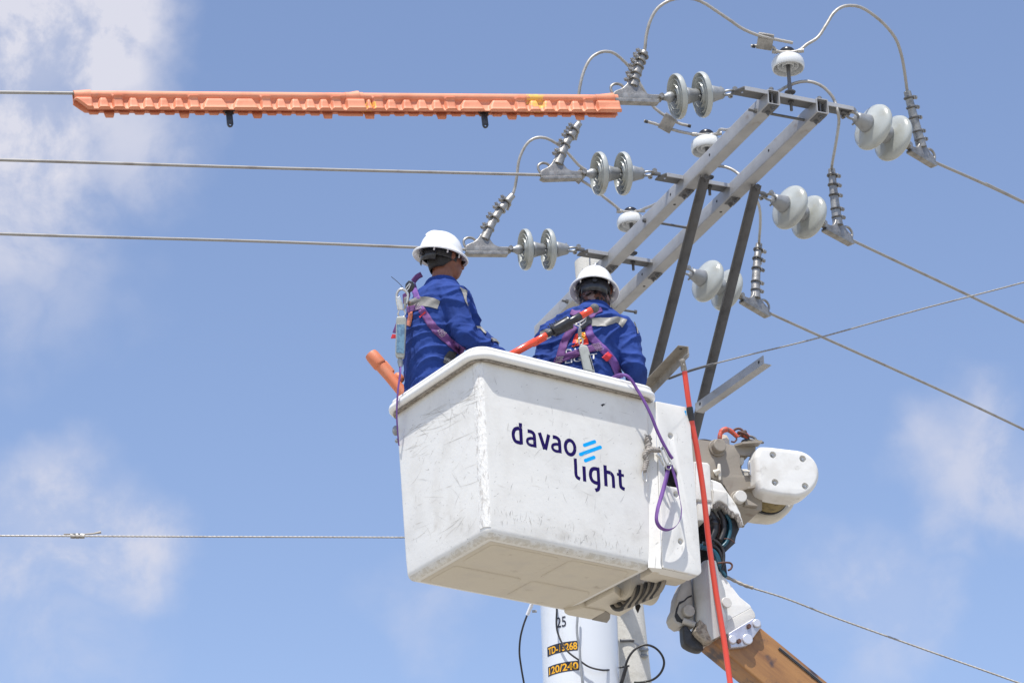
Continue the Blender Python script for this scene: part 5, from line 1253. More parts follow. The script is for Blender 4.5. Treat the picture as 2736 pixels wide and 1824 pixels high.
def fill(rows):
    """where a ray misses the cloth, continue at the depth of the nearest hit"""
    for r_ in rows:
        hits = [i for i, q in enumerate(r_) if q[0] is not None]
        for i, q in enumerate(r_):
            if q[0] is None:
                if hits: j = min(hits, key=lambda h: abs(h - i)); D = depth(r_[j][0]) + .012 * abs(i - j)
                else: D = rows_last[0]
                r_[i] = (at(q[1], q[2], D), q[1], q[2])
        rows_last[0] = depth(r_[len(r_) // 2][0])
    return [[q[0] for q in r_] for r_ in rows]
rows_last = [15.4]
def strap(bvh, pts, wpx, m, name, par, off=.005, nw=5, step=3.0, label=None, solid=.0022, ripple=0):
    P = catmull([V((x, y, 0)) for x, y in pts], 10); P = resample(P, step); rows = []
    for i, p in enumerate(P):
        t = (P[min(i + 1, len(P) - 1)] - P[max(i - 1, 0)]).normalized(); n = V((-t.y, t.x, 0)); r_ = []
        wv_ = wpx if not isinstance(wpx, (list, tuple)) else wpx[0] + (wpx[1] - wpx[0]) * i / max(len(P) - 1, 1)
        for k in range(nw):
            q = p + n * (wv_ * (k / (nw - 1) - .5)); r_.append((drape_pt(bvh, q.x, q.y, off), q.x, q.y))
        rows.append(r_)
    rows = fill(rows)
    # soften: straps bridge hollows of the cloth
    for it in range(3):
        for i in range(1, len(rows) - 1):
            for k in range(nw):
                a = (rows[i - 1][k] + rows[i + 1][k]) / 2; v = ray(*pix(rows[i][k])).normalized(); d_ = (a - rows[i][k]).dot(v)
                if d_ < 0: rows[i][k] = rows[i][k] + v * d_ * .5
    return MB().grid(rows).build(name, m, par, smooth=60, recalc=False, label=label, solid=solid)
def patch(bvh, top, bot, m, name, par, off=.004, nx=26, ny=5, label=None, solid=0):
    A_ = catmull([V((*p, 0)) for p in top], 8); B_ = catmull([V((*p, 0)) for p in bot], 8); rows = []
    def samp(L, t): i = t * (len(L) - 1); j = min(int(i), len(L) - 2); return L[j].lerp(L[j + 1], i - j)
    for i in range(nx + 1):
        a, b_ = samp(A_, i / nx), samp(B_, i / nx); r_ = []
        for k in range(ny + 1): q = a.lerp(b_, k / ny); r_.append((drape_pt(bvh, q.x, q.y, off), q.x, q.y))
        rows.append(r_)
    return MB().grid(fill(rows)).build(name, m, par, smooth=60, recalc=False, label=label, solid=solid)
def stitches(bvh, quad, m, par, rows_=4, n=5):
    """zigzag sewing: thin pale threads lying on the webbing"""
    b = MB(); a0, a1, b1, b0 = [V((*p, 0)) for p in quad]
    for i in range(rows_):
        P = []
        for k in range(n * 2 + 1):
            t = k / (n * 2); u = (i + .5 + (.32 if k % 2 else -.32)) / rows_
            p = a0.lerp(a1, t).lerp(b0.lerp(b1, t), u); h = drape_pt(bvh, p.x, p.y, .0125)
            if h is not None: P.append(h)
        if len(P) > 2: b.tube(P, .0011, 4)
    o = b.build('stitching', m, par, smooth=0); o['kind'] = 'stuff'; return o
def helmet(P, ax_, fwd, r, par, hd=.150, nape=-.060, tabs=((-.5, -1), (.5, -1))):
    """full brim hard hat; P centre of the brim ring"""
    M = frame(P, ax_, z=fwd)               # x up, z forward, y side
    def rg(x, ry, rz, dz=0, n=56): return [M @ V((x, ry * math.cos(a), rz * math.sin(a) + dz)) for a in [2 * math.pi * k / n for k in range(n)]]
    R0 = r; prof = [(-.010, R0, R0 * 1.05), (-.006, R0 * 1.015, R0 * 1.065), (.000, R0, R0 * 1.05), (.006, R0 * .9, R0 * .96), (.012, R0 * .80, R0 * .88), (.022, .110, .127), (.045, .107, .124), (.075, .100, .116), (.102, .086, .101), (.124, .066, .078), (.138, .043, .052), (.146, .018, .024), (.148, .0002, .0002)]
    k = hd / .15
    rings = [rg(x * k, a, b_) for x, a, b_ in prof]
    inner = [rg(x * k - .004, a, b_) for x, a, b_ in [(-.008, R0 * .98, R0 * 1.03), (.002, R0 * .86, R0 * .93), (.014, .105, .122), (.06, .099, .115), (.10, .082, .096), (.135, .035, .04), (.137, .0002, .0002)]]
    sh = MB().loft(inner[::-1] + rings, cap=False).build('helmet', M_['helmet'], par, smooth=60)
    # raised crown ridge
    b = MB(); pts = [(.094, .100), (.104, .097), (.124, .077), (.138, .051), (.147, 0), (.138, -.051), (.124, -.077), (.104, -.097), (.094, -.100)]
    b.tube([M @ V((x * k + .0005, 0, z)) for x, z in [(q.x, q.y) for q in catmull([V((a, c, 0)) for a, c in pts], 5)]], .0055, 10, ell=(.8, 2.6)).build('crown_ridge', M_['helmet'], sh, smooth=70)
    # suspension: black band, nape strap, plastic tabs
    bd = MB().loft([rg(.006, .092, .108), rg(-.030, .088, .104), rg(-.030, .084, .100), rg(.006, .088, .104), rg(.006, .092, .108)], cap=False).build('sweat_band', M_['black'], sh, smooth=40)
    nb_ = MB().loft([[M @ V((x, .094 * math.sin(a), -.112 * math.cos(a))) for a in [R(d) for d in range(-48, 49, 8)]] for x in (.012, -.048)] , cap=False)
    MB().grid([[M @ V((x, .094 * math.sin(a), -.112 * math.cos(a))) for a in [R(d) for d in range(-50, 51, 5)]] for x in (.014, nape / 2 + .007, nape)]).build('nape_strap', M_['blackgloss'], sh, smooth=60, solid=.003)
    MB().tube([M @ V((-.020, .0, -.115)), M @ V((-.020, .0, -.127))], .013, 16).build('ratchet_knob', M_['blackgloss'], sh)
    for a in (-135, -100, -62, 62, 100, 135):
        q = M @ V((.0, .112 * math.sin(R(a)), .130 * math.cos(R(a)))); MB().box(q, .008, .008, .030, (M.col[1].to_3d(), M.col[2].to_3d(), M.col[0].to_3d())).build('suspension_tab', M_['helmet'], sh, bevel=.002)
    return sh, M
def hand(wr, dirn, palm_n, par_list, sc=1.0):
    """palm and five separate curled fingers, fused into the body"""
    d = V(dirn).normalized(); n = V(palm_n); n = (n - d * n.dot(d)).normalized(); s_ = d.cross(n)
    out = [MB().ball(wr + d * .05, .045, sc=(1, .78, .36), ax=(d, s_, n))]
    for k, (L, o_) in enumerate(((.070, -.030), (.080, -.010), (.075, .010), (.060, .029))):
        b0 = wr + d * .085 + s_ * o_; P = [b0 - d * .03, b0, b0 + d * (L * .42) - n * .008, b0 + d * (L * .60) - n * (L * .34), b0 + d * (L * .50) - n * (L * .66)]
        out.append(capsule(P, [.0095, .0095, .009, .0085, .0075], 8))
    b0 = wr + d * .025 - s_ * .036; out.append(capsule([b0, b0 + d * .025 - s_ * .022 - n * .006, b0 + d * .055 - s_ * .022 - n * .020], [.0125, .011, .009], 8))
    return out
SKF = {}
def person_build(name, label, Y0, spec):
    j = {k: ony(*v) for k, v in spec['j'].items()}
    f, w_ = spec['f'], spec['w']; f = V(f).normalized(); w_ = V(w_).normalized()
    floor = ZB + .27 * HB
    base = V((j['pelvis'].x, j['pelvis'].y, floor))
    root = thing(name, label, 'person', base)
    fh, wh = V(spec['fh']).normalized(), V(spec['wh']).normalized(); H0 = j['head']
    # ---- body: head, neck, arms, hands, torso, legs as one skin
    parts = [MB().ball(H0, .1, 24, 18, sc=(.76, .98, 1.12), ax=(wh, fh, UZ)), MB().ball(H0 + fh * .035 - UZ * .055, .07, 20, 14, sc=(.86, .92, .95), ax=(wh, fh, UZ)),
             MB().ball(H0 + fh * .052 - UZ * .092, .034, 14, 10, sc=(1.0, .8, .7), ax=(wh, fh, UZ)), capsule([H0 + fh * .092 + UZ * .012, H0 + fh * .112 - UZ * .022], [.010, .015], 10),
             MB().ball(H0 + fh * .098 - UZ * .052, .018, 12, 8, sc=(1.3, .6, .45), ax=(wh, fh, UZ)), MB().ball(H0 + fh * .086 + UZ * .022, .03, 12, 8, sc=(1.9, .5, .35), ax=(wh, fh, UZ)),
             capsule([H0 - UZ * .06 - fh * .012, j['neck'] + UZ * .02, j['neck'] - UZ * .05], [.057, .058, .075], 18)]
    for s in (-1, 1):
        e = H0 + wh * (.083 * s) - fh * .005 - UZ * .012; parts.append(MB().ball(e, .034, 14, 10, sc=(.36, .62, 1.0), ax=((wh + fh * -.5 * s).normalized(), (fh + wh * .5 * s).normalized(), UZ)))
    tors = spec['torso']
    def rings(k_, extra=0):
        out = []
        for (key, dz, a, b_, bf) in tors: out.append(ell_ring(j[key] + UZ * dz + f * bf, f, w_, a * k_ + extra, b_ * k_ + extra))
        return out
    parts.append(MB().loft(rings(.88)))
    for s in ('r', 'l'):
        parts.append(capsule([j['sh_' + s], j['el_' + s]], [.052, .042])); parts.append(capsule([j['el_' + s], j['wr_' + s]], [.040, .028]))
        d = (j['wr_' + s] - j['el_' + s]).normalized(); parts += hand(j['wr_' + s], d, spec['palm_' + s], None)
    hips = [j['pelvis'] + w_ * (.09 * s) - UZ * .04 for s in (-1, 1)]; feet = [V((base.x, base.y, floor + .05)) + w_ * (.10 * s) for s in (-1, 1)]
    for h_, ft in zip(hips, feet):
        kn = h_.lerp(ft, .5) + f * .02; parts += [capsule([h_, kn, ft], [.075, .055, .04]), capsule([ft, ft + f * .13 - UZ * .015], [.042, .034])]
    body, bb = fuse(parts, .0065, 'body', M_['skin'], root, smooth_it=5)
    # ---- clothes
    cl = [MB().loft(rings(1.0))]
    for s in ('r', 'l'):
        cl.append(capsule([j['neck'].lerp(j['sh_' + s], .45) - UZ * .035, j['sh_' + s], j['sh_' + s].lerp(j['el_' + s], .5), j['el_' + s]], [.070, .082, .074, .064]))
        cl.append(capsule([j['el_' + s], j['el_' + s].lerp(j['wr_' + s], .5), j['wr_' + s]], [.064, .056, .044]))
    jk, jb = fuse(cl, .0065, 'jacket', M_['jacket'], root, disp=folds(spec['fold'], spec['seed']), smooth_it=4)
    # collar: a stand-up ring with a soft folded edge
    nk = j['neck']; up_ = (H0 - nk).normalized(); cr = []
    for (h, a, b_) in ((-.070, .112, .104), (-.045, .094, .090), (-.015, .084, .082), (.008, .086, .086), (.011, .092, .092), (.002, .099, .097), (-.028, .108, .106), (-.055, .124, .118)):
        ring = []
        for k in range(36):
            t = 2 * math.pi * k / 36; wob = .004 * mnoise.noise(V((math.cos(t) * 2, math.sin(t) * 2, h * 30 + spec['seed'])))
            ring.append(nk + up_ * (h - .018 * max(math.sin(t), 0) - .012) + wh * ((a + wob) * math.cos(t)) + fh * ((b_ + wob) * math.sin(t) + .004))
        cr.append(ring)
    MB().loft(cr, cap=False).build('collar', M_['jacket'], jk, smooth=70, solid=.003)
    tr_ = []
    for h_, ft in zip(hips, feet): tr_.append(capsule([h_, h_.lerp(ft, .5) + f * .02, ft + UZ * .04], [.098, .075, .058]))
    tr_.append(MB().ball(j['pelvis'] - UZ * .03, .15, 20, 12, sc=(1.12, .85, .7), ax=(w_, f, UZ)))
    fuse(tr_, .014, 'trousers', M_['trouser'], root, disp=folds(.006, spec['seed'] + 5), smooth_it=4)
    for ft in feet: MB().loft([ell_ring(ft + f * .045 + UZ * z, f, w_, a, b_) for z, a, b_ in ((-.05, .048, .135), (-.02, .050, .137), (.0, .046, .12), (.03, .045, .085), (.06, .048, .065))]).build('boot', M_['black'], root, smooth=50)
    return root, jk, jb, j, body

def z1(v): return [(1030 + a / 3.563, 590 + b_ / 3.563) for a, b_ in v]
def z2(v): return [(1400 + a / 4.356, 690 + b_ / 4.356) for a, b_ in v]
def z3(v): return [(1380 + a / 6.532, 770 + b_ / 6.532) for a, b_ in v]
Y1 = 14.20
T1 = [('pelvis', -.06, .18, .135, 0), ('pelvis', .05, .175, .135, 0), ('waist', 0, .176, .136, .0), ('mid', 0, .190, .144, 0), ('chest', 0, .200, .150, 0), ('upper', 0, .195, .135, 0), ('upper', .055, .14, .098, .0), ('neck', -.02, .075, .072, 0)]
p1, j1k, b1, J1, body1 = person_build('person', 'worker seen half from the side in white helmet and dark glasses, left in the bucket', Y1, dict(
    j=dict(pelvis=(1155, 1065, Y1 + .02), waist=(1150, 985, Y1), mid=(1152, 920, Y1), chest=(1160, 860, Y1), upper=(1170, 800, Y1), neck=(1181, 756, Y1 + .01), head=(1189, 692, Y1 + .01),
           sh_r=(1208, 795, Y1 - .15), el_r=(1242, 898, Y1 - .17), wr_r=(1338, 953, Y1 - .02), sh_l=(1228, 806, Y1 + .17), el_l=(1262, 893, Y1 + .22), wr_l=(1330, 950, Y1 + .16)),
    f=(.87, .42, 0), w=(.42, -.87, 0), fh=(.80, .55, -.06), wh=(.56, -.81, .05), torso=T1, fold=.0135, seed=1.3, palm_r=(0, 0, 1), palm_l=(0, 0, 1)))
helmet(ony(1177, 686, Y1 - .01), V((.15, -.04, .98)), V((.80, .55, 0)), .151, p1)
# hair: cap of short black hair under the helmet, down the nape
Hc = J1['head']; fh1, wh1 = V((.80, .55, -.06)).normalized(), V((.56, -.81, .05)).normalized()
hr = MB(); Hm = frame(Hc, wh1, y=fh1)
vs_ = []; rowsh = []
for i in range(13):
    row = []
    for k in range(33):
        az = R(-200 + 220 * k / 32 + 0); # sweeps round the back from temple to temple
        t_ = i / 12; zt_ = .10; edge = -.075 + .075 * (max(math.cos(az + R(90)), 0) * 0 + max(0, math.sin(az)) ) 
        back = max(0, -math.sin(az)); lowz = .002 - .088 * min(1, max(0, -math.sin(az) + .42)) ** .8
        z = .095 + (lowz - .095) * t_; r_ = math.sqrt(max(1 - (z / (.118 if z > 0 else .158)) ** 2, .05)); pr = 1.045
        row.append(Hc + wh1 * (.079 * pr * r_ * math.cos(az)) + fh1 * (.101 * pr * r_ * math.sin(az)) + UZ * z)
    rowsh.append(row)
MB().grid(rowsh).build('hair', M_['hair'], p1, smooth=70, solid=.004)
# sunglasses: temple arm and lens edge
e0 = Hc + wh1 * .083 + UZ * .004; e1 = Hc + wh1 * .074 + fh1 * .085 + UZ * -.002
MB().tube([e0 - fh1 * .02, e0 + fh1 * .02, e1], [.0035, .0035, .0045], 8).build('glasses_arm', M_['blackgloss'], p1)
MB().ball(Hc + wh1 * .040 + fh1 * .098 - UZ * .002, .030, 14, 10, sc=(1.0, .35, .62), ax=(wh1, fh1, UZ)).ball(Hc - wh1 * .034 + fh1 * .098 - UZ * .002, .030, 14, 10, sc=(1.0, .35, .62), ax=(wh1, fh1, UZ)).build('glasses_lens', M_['glass'], p1)
patch(b1, z1([(215, 762), (320, 726), (420, 726), (524, 764)]), z1([(212, 804), (330, 812), (420, 822), (492, 842)]), M_['reflect'], 'reflective_band', j1k, off=.009)
patch(b1, z1([(702, 632), (735, 700), (752, 762)]), z1([(776, 668), (768, 740), (784, 815)]), M_['reflect'], 'reflective_band', j1k, off=.009)
patch(b1, z1([(860, 1000), (905, 1010), (960, 1065)]), z1([(872, 1022), (900, 1030), (950, 1078)]), M_['reflect'], 'reflective_band', j1k, off=.009)
patch(b1, z1([(1003, 1112), (1050, 1128), (1088, 1160)]), z1([(1010, 1150), (1050, 1150), (1080, 1172)]), M_['reflect'], 'reflective_band', j1k, off=.009)
hn = MB().box(ony(1090, 770, Y1 - .12), .001, .001, .001).build('harness', M_['purple'], p1)
bpy.data.objects.remove(hn)
hv = lambda *a, **k: strap(*a, **k)
strap(b1, z1([(345, 508), (300, 535), (262, 580)]), 15, M_['purple'], 'harness_strap', p1)
s_ = strap(b1, z1([(258, 600), (290, 700), (318, 770), (348, 850)]), 16, M_['violet'], 'harness_strap', p1)
strap(b1, z1([(205, 848), (255, 838), (330, 812)]), 17, M_['purple'], 'harness_strap', p1, off=.007)
strap(b1, z1([(345, 845), (385, 905), (440, 990), (520, 1075), (610, 1150), (690, 1215), (745, 1245)]), [19, 23], M_['purple'], 'harness_strap', p1, off=.007)
strap(b1, z1([(232, 770), (240, 840), (238, 920), (220, 1000)]), 11, M_['orange_pipe'], 'harness_strap', p1, off=.004)
stitches(b1, z1([(280, 795), (330, 782), (358, 838), (300, 855)]), M_['stitch'], s_, 5, 4)
stitches(b1, z1([(490, 1050), (535, 1025), (582, 1078), (535, 1112)]), M_['stitch'], s_, 5, 4)
patch(b1, z1([(326, 912), (380, 856)]), z1([(332, 928), (386, 874)]), M_['redtab'], 'red_tab', p1, off=.011)
patch(b1, z1([(605, 1232), (675, 1258)]), z1([(560, 1290), (650, 1320)]), M_['black'], 'harness_pad', p1, off=.010)
patch(b1, z1([(560, 1290), (640, 1320)]), z1([(548, 1352), (600, 1372)]), M_['galv_dark'], 'harness_pad', p1, off=.009)
# black back pad with its ring, loose strap ends and the lanyard hanging from it
def y1(x, y, Y=Y1 - .16): return ony(*z1([(x, y)])[0], Y)
PR = Plane(y1(200, 700), (1, 0, 0), (0, -1, -.2))
def pz1(outs, th, m, nm, par, z=0, rnd=.004, bevel=.002):
    v_, f_ = PR.plate([z1(o) for o in outs], th, bevel, z, rnd); return MB().add(v_, f_).build(nm, m, par, smooth=50)
pz1([[(186, 640), (190, 600), (222, 566), (262, 578), (280, 615), (262, 660), (215, 690), (190, 690)]], .012, M_['blackgloss'], 'back_pad', p1)
MB().tube([PR.w(*z1([p])[0], .012) for p in ((182, 672), (200, 640), (232, 602), (242, 606), (222, 650), (190, 680))], .004, 7, closed=True).build('back_ring', M_['steel'], p1, smooth=60)
pz1([[(118, 900), (158, 905), (104, 1058), (62, 1052)]], .003, M_['purple'], 'loose_strap', p1, -.03)
pz1([[(62, 1064), (102, 1068), (98, 1106), (46, 1108)]], .003, M_['redtab'], 'red_tab', p1, -.028)
pz1([[(160, 690), (232, 650), (236, 700), (205, 790), (165, 780)]], .004, M_['purple'], 'loose_strap', p1, -.02)
MB().tube(catmull([PR.w(*z1([p])[0], .01) for p in ((56, 536), (110, 580), (150, 620), (178, 660))], 5), .0018, 5).build('cord_end', M_['hosedark'], p1)
ly = thing('lanyard', 'purple lanyard with silver snap hook and clear shock pack hanging off the left worker back', 'lanyard', PR.w(*z1([(150, 1100)])[0], .03))
pts = [(128, 850), (112, 780), (108, 720), (122, 680), (155, 662), (190, 675), (215, 712), (212, 760), (205, 800)]
MB().tube([PR.w(p.x, p.y, .030) for p in catmull([V((*q, 0)) for q in z1(pts)], 6)], .0075, 9).build('snap_hook', M_['steel'], ly, smooth=70)
pz = lambda outs, th, m, nm, z=.03, rnd=.004, bevel=.0015: pz1(outs, th, m, nm, ly, z, rnd, bevel)
pz([[(106, 740), (140, 730), (166, 800), (168, 862), (115, 860)]], .010, M_['steel'], 'hook_body', .036)
pz([[(176, 745), (212, 735), (214, 770), (196, 850), (176, 850)]], .010, M_['cast'], 'hook_gate', .034)
MB().tube([PR.w(*z1([p])[0], .030) for p in ((135, 850), (120, 900), (135, 925), (180, 925), (192, 895), (178, 855))], .0055, 8, closed=True).build('swivel_ring', M_['steel'], ly, smooth=60)
pz([[(112, 928), (195, 930), (205, 960), (186, 1300), (178, 1322), (110, 1318), (96, 1290), (104, 960)]], .035, M_['pack'], 'shock_pack', .045, .006, .006)
pz([[(112, 1005), (186, 1003), (182, 1280), (106, 1272)]], .003, M_['packlabel'], 'pack_label', .0475, .003, .0005)
MB().tube([PR.w(*z1([p])[0], .03) for p in ((140, 1320), (142, 1350), (146, 1400))], [.010, .016, .011], 10, ell=(1, .6)).build('swivel', M_['capiron'], ly)
def ribbon(P, wd, nrm, m, name, par, th=.0022, twist=None, sm=8):
    Q = resample(catmull(P, sm), .008); rows = []
    for i, p in enumerate(Q):
        t = (Q[min(i + 1, len(Q) - 1)] - Q[max(i - 1, 0)]).normalized(); n = V(nrm)
        if twist: a = twist(i / (len(Q) - 1)); n = Matrix.Rotation(a, 3, t) @ (n - t * n.dot(t)).normalized()
        s2 = t.cross(n).normalized(); rows.append([p - s2 * wd / 2, p + s2 * wd / 2])
    return MB().grid(rows).build(name, m, par, smooth=60, recalc=False, solid=th)
ribbon([PR.w(1070, 980, .03), ony(1069, 1000, Y1 - .12), ony(1063, 1046, Y1 - .10), ony(1060, 1104, Y1 - .06), ony(1063, 1160, Y1 - .02), ony(1066, 1190, Y1 + .02)], .015, (0, -1, 0), M_['violet'], 'webbing', ly, twist=lambda t: .7 + .5 * t)
# ---------- second worker
Y2 = 14.40
T2 = [('pelvis', -.06, .185, .13, 0), ('pelvis', .05, .18, .13, 0), ('waist', 0, .185, .13, 0), ('mid', 0, .20, .138, 0), ('chest', 0, .208, .14, 0), ('upper', 0, .195, .125, 0), ('upper', .05, .14, .095, 0), ('neck', -.02, .08, .075, 0)]
p2, j2k, b2, J2, body2 = person_build('person', 'worker seen from behind in white helmet and camouflage neck cover, right in the bucket', Y2, dict(
    j=dict(pelvis=(1562, 1095, Y2), waist=(1560, 1020, Y2), mid=(1561, 955, Y2), chest=(1565, 900, Y2), upper=(1573, 858, Y2), neck=(1585, 826, Y2), head=(1590, 772, Y2 + .02),
           sh_r=(1662, 882, Y2 + .01), el_r=(1696, 985, Y2 - .02), wr_r=(1702, 1062, Y2 + .14), sh_l=(1476, 896, Y2 + .03), el_l=(1452, 985, Y2), wr_l=(1478, 1068, Y2 + .16)),
    f=(-.10, .99, 0), w=(.99, .10, 0), fh=(.02, .97, -.2), wh=(1, .0, .05), torso=T2, fold=.0135, seed=4.1, palm_r=(0, 0, 1), palm_l=(0, 0, 1)))
helmet(ony(1588, 777, Y2 + .0), V((.07, .22, .96)), V((.0, 1, 0)), .140, p2, .150, -.082)
fh2, wh2 = V((.02, .97, -.2)).normalized(), V((1, 0, .05)).normalized(); H2 = J2['head']
fuse([MB().ball(H2, .1, 24, 18, sc=(.84, 1.05, 1.14), ax=(wh2, fh2, UZ)), MB().ball(H2 + fh2 * .03 - UZ * .055, .085, 20, 14, ax=(wh2, fh2, UZ)), capsule([H2 - UZ * .03, J2['neck'] + UZ * .03, J2['neck'] - UZ * .03], [.078, .078, .092], 20)], .006, 'neck_cover', M_['camo'], p2, disp=folds(.007, 9, (16, 16, 26)), smooth_it=2)
patch(b2, z2([(785, 692), (900, 690), (1000, 694), (1090, 680), (1196, 716)]), z2([(785, 790), (920, 790), (1000, 772), (1075, 752), (1140, 806)]), M_['reflect'], 'reflective_band', j2k, off=.009)
patch(b2, z2([(190, 855), (250, 826), (335, 815)]), z2([(192, 912), (245, 898), (335, 880)]), M_['reflect'], 'reflective_band', j2k, off=.009)
patch(b2, z2([(1276, 740), (1300, 800), (1318, 880)]), z2([(1290, 738), (1312, 798), (1328, 880)]), M_['reflect'], 'reflective_band', j2k, off=.009)
# printed emblem and words on the back
def print_poly(poly, m, nm, off=.0035):
    q = [drape_pt(b2, x, y, off) for x, y in z2(poly)]
    if any(v is None for v in q): return
    c = sum(q, V()) / len(q); cc = pix(c); c = drape_pt(b2, cc[0], cc[1], off)
    # subdivide the fan so that it follows the cloth
    rows = []
    for k in range(7):
        rows.append([drape_pt(b2, *((V(cc).lerp(V(p), k / 6)).to_tuple()), off) or c for p in [*z2(poly), z2(poly)[0]]])
    MB().grid(rows).build(nm, m, j2k, smooth=0, recalc=False)
print_poly([(600, 880), (660, 866), (735, 900), (752, 1000), (700, 1005), (640, 1015), (555, 1030), (575, 940)], M_['redprint'], 'printed_emblem')
print_poly([(670, 860), (708, 858), (716, 900), (690, 935), (722, 925), (640, 985), (572, 1042), (612, 965), (600, 955), (640, 920)], M_['yellow'], 'printed_bolt', .005)
def drape_text(body, x0, y0, x1, y1_, h, m):
    v_, f_ = text_mesh(body, 1, 0, 1, .012); mx = max(p.x for p in v_); my_ = max(p.y for p in v_)
    q = []
    for p in v_:
        t = p.x / mx; x = x0 + (x1 - x0) * t; y = y0 + (y1_ - y0) * t - h * p.y / my_; (a, b_), = z2([(x, y)]); d = drape_pt(b2, a, b_, .004); q.append(d or ony(a, b_, Y2 - .14))
    MB().add(q, f_).build('printed_word', m, j2k, smooth=0, recalc=False)
drape_text('DAVAO', 480, 1120, 860, 1080, 60, M_['white']); drape_text('LIGHT', 470, 1225, 850, 1165, 62, M_['white'])
strap(b2, z2([(545, 625), (600, 645), (660, 640)]), 15, M_['purple'], 'harness_strap', p2)
strap(b2, z2([(905, 596), (830, 630), (765, 690)]), 13, M_['purple'], 'harness_strap', p2)
strap(b2, z2([(590, 790), (530, 870), (480, 960), (445, 1060), (420, 1150), (385, 1225)]), [20, 20], M_['purple'], 'harness_strap', p2, off=.006)
sr = strap(b2, z2([(748, 760), (755, 850), (790, 930), (870, 1010), (950, 1095), (1030, 1200), (1085, 1310), (1112, 1400)]), [20, 22], M_['violet'], 'harness_strap', p2, off=.007)
strap(b2, z2([(375, 1195), (470, 1160), (600, 1110), (720, 1070), (850, 1035), (905, 1030)]), 19, M_['purple'], 'harness_strap', p2, off=.010)
stitches(b2, z2([(385, 1140), (465, 1132), (445, 1215), (368, 1220)]), M_['stitch'], sr, 5, 5)
stitches(b2, z2([(785, 1000), (870, 980), (935, 1062), (850, 1090)]), M_['stitch'], sr, 5, 5)
patch(b2, z2([(905, 1155), (965, 1090)]), z2([(955, 1205), (1020, 1138)]), M_['redtab'], 'red_tab', p2, off=.016, solid=.002)
patch(b2, z2([(640, 770), (660, 700), (740, 672), (790, 720)]), z2([(640, 830), (690, 830), (740, 790), (780, 770)]), M_['blackgloss'], 'back_pad', p2, off=.012, solid=.006)
P2P = Plane(ony(*z2([(680, 900)])[0], Y2 - .20), (1, 0, 0), (0, -1, -.15))
L2 = thing('lanyard', 'violet lanyard with grey shock pack, looped from the right worker over the bucket rim', 'lanyard', P2P.w(*z2([(700, 1100)])[0]))
MB().tube([P2P.w(*z2([p])[0], .0) for p in ((640, 745), (690, 720), (725, 690), (716, 735), (668, 775), (640, 790), (600, 775), (575, 765), (610, 765))], .004, 7, closed=True).build('harness_ring', M_['steel'], L2, smooth=60)
def pz2(outs, th, m, nm, z=0, rnd=.003, bevel=.0015):
    v_, f_ = P2P.plate([z2(o) for o in outs], th, bevel, z, rnd); return MB().add(v_, f_).build(nm, m, L2, smooth=50)
MB().rod(P2P.w(*z2([(650, 740)])[0]), P2P.w(*z2([(650, 810)])[0]), .0045).build('hook_shank', M_['steel'], L2)
pz2([[(636, 808), (668, 806), (672, 880), (668, 940), (632, 938), (626, 870)]], .014, M_['cast'], 'snap_hook_body', .004)
MB().tube([P2P.w(*z2([p])[0], 0) for p in ((640, 930), (640, 990), (660, 1010), (682, 995), (684, 940), (668, 930))], .005, 8, closed=True).build('snap_ring', M_['steel'], L2, smooth=60)
pz2([[(638, 1060), (650, 1018), (690, 1008), (735, 1020), (752, 1060), (828, 1335), (700, 1310), (690, 1295)]], .03, M_['packgrey'], 'shock_pack', .012, .006, .007)
pz2([[(752, 1130), (765, 1132), (812, 1300), (798, 1300)]], .002, M_['label'], 'pack_print', .0135, .001, .0002)
st = [(1600, 985, -.10), (1640, 1005, -.02)]
WB = [FR.w(1628, 1040, -.06), FR.w(1633, 1014, -.02), FR.w(1643, 1007, .030), FR.w(1656, 1012, .058), FR.w(1668, 1025, .064), FR.w(1682, 1048, .066), FR.w(1699, 1085, .078), FR.w(1716, 1125, .085), FR.w(1731, 1163, .085), FR.w(1747, 1200, .09), FR.w(1761, 1228, .095), FR.w(1768, 1240, .10)]
ribbon(WB, .0175, FR.n, M_['violet'], 'webbing', L2, twist=lambda t: .35 - .2 * t if t < .6 else .23 + (t - .6) * 2.2)
LP_ = [(1771, 1252), (1763, 1290), (1752, 1330), (1741, 1368), (1738, 1398), (1748, 1417), (1768, 1424), (1789, 1414), (1802, 1392), (1804, 1365), (1797, 1325), (1788, 1285), (1777, 1250)]
ribbon([PF.w(x, y, .055) for x, y in LP_], .0225, PF.n, M_['violet'], 'webbing_loop', L2, twist=lambda t: .2 + 1.15 * math.sin(math.pi * min(max((t - .12) / .76, 0), 1)) ** .7)
MB().tube(catmull([PF.w(x, y, .06) for x, y in ((1748, 1206), (1756, 1207), (1772, 1240), (1774, 1247), (1764, 1250), (1752, 1222))], 5, closed=True), .0048, 8, closed=True).build('snap_hook', M_['steel'], L2, smooth=60)
MB().tube([PF.w(1738, 1222, .06), PF.w(1745, 1232, .065), PF.w(1756, 1254, .06)], [.012, .010, .005], 9, ell=(1, .6)).build('snap_hook_gate', M_['steel'], L2)
MB().tube([PF.w(x, y, .058) for x, y in ((1762, 1252), (1768, 1246), (1775, 1250), (1776, 1259), (1770, 1264), (1763, 1260))], .004, 8, closed=True).build('swivel_ring', M_['steel'], L2, smooth=60)
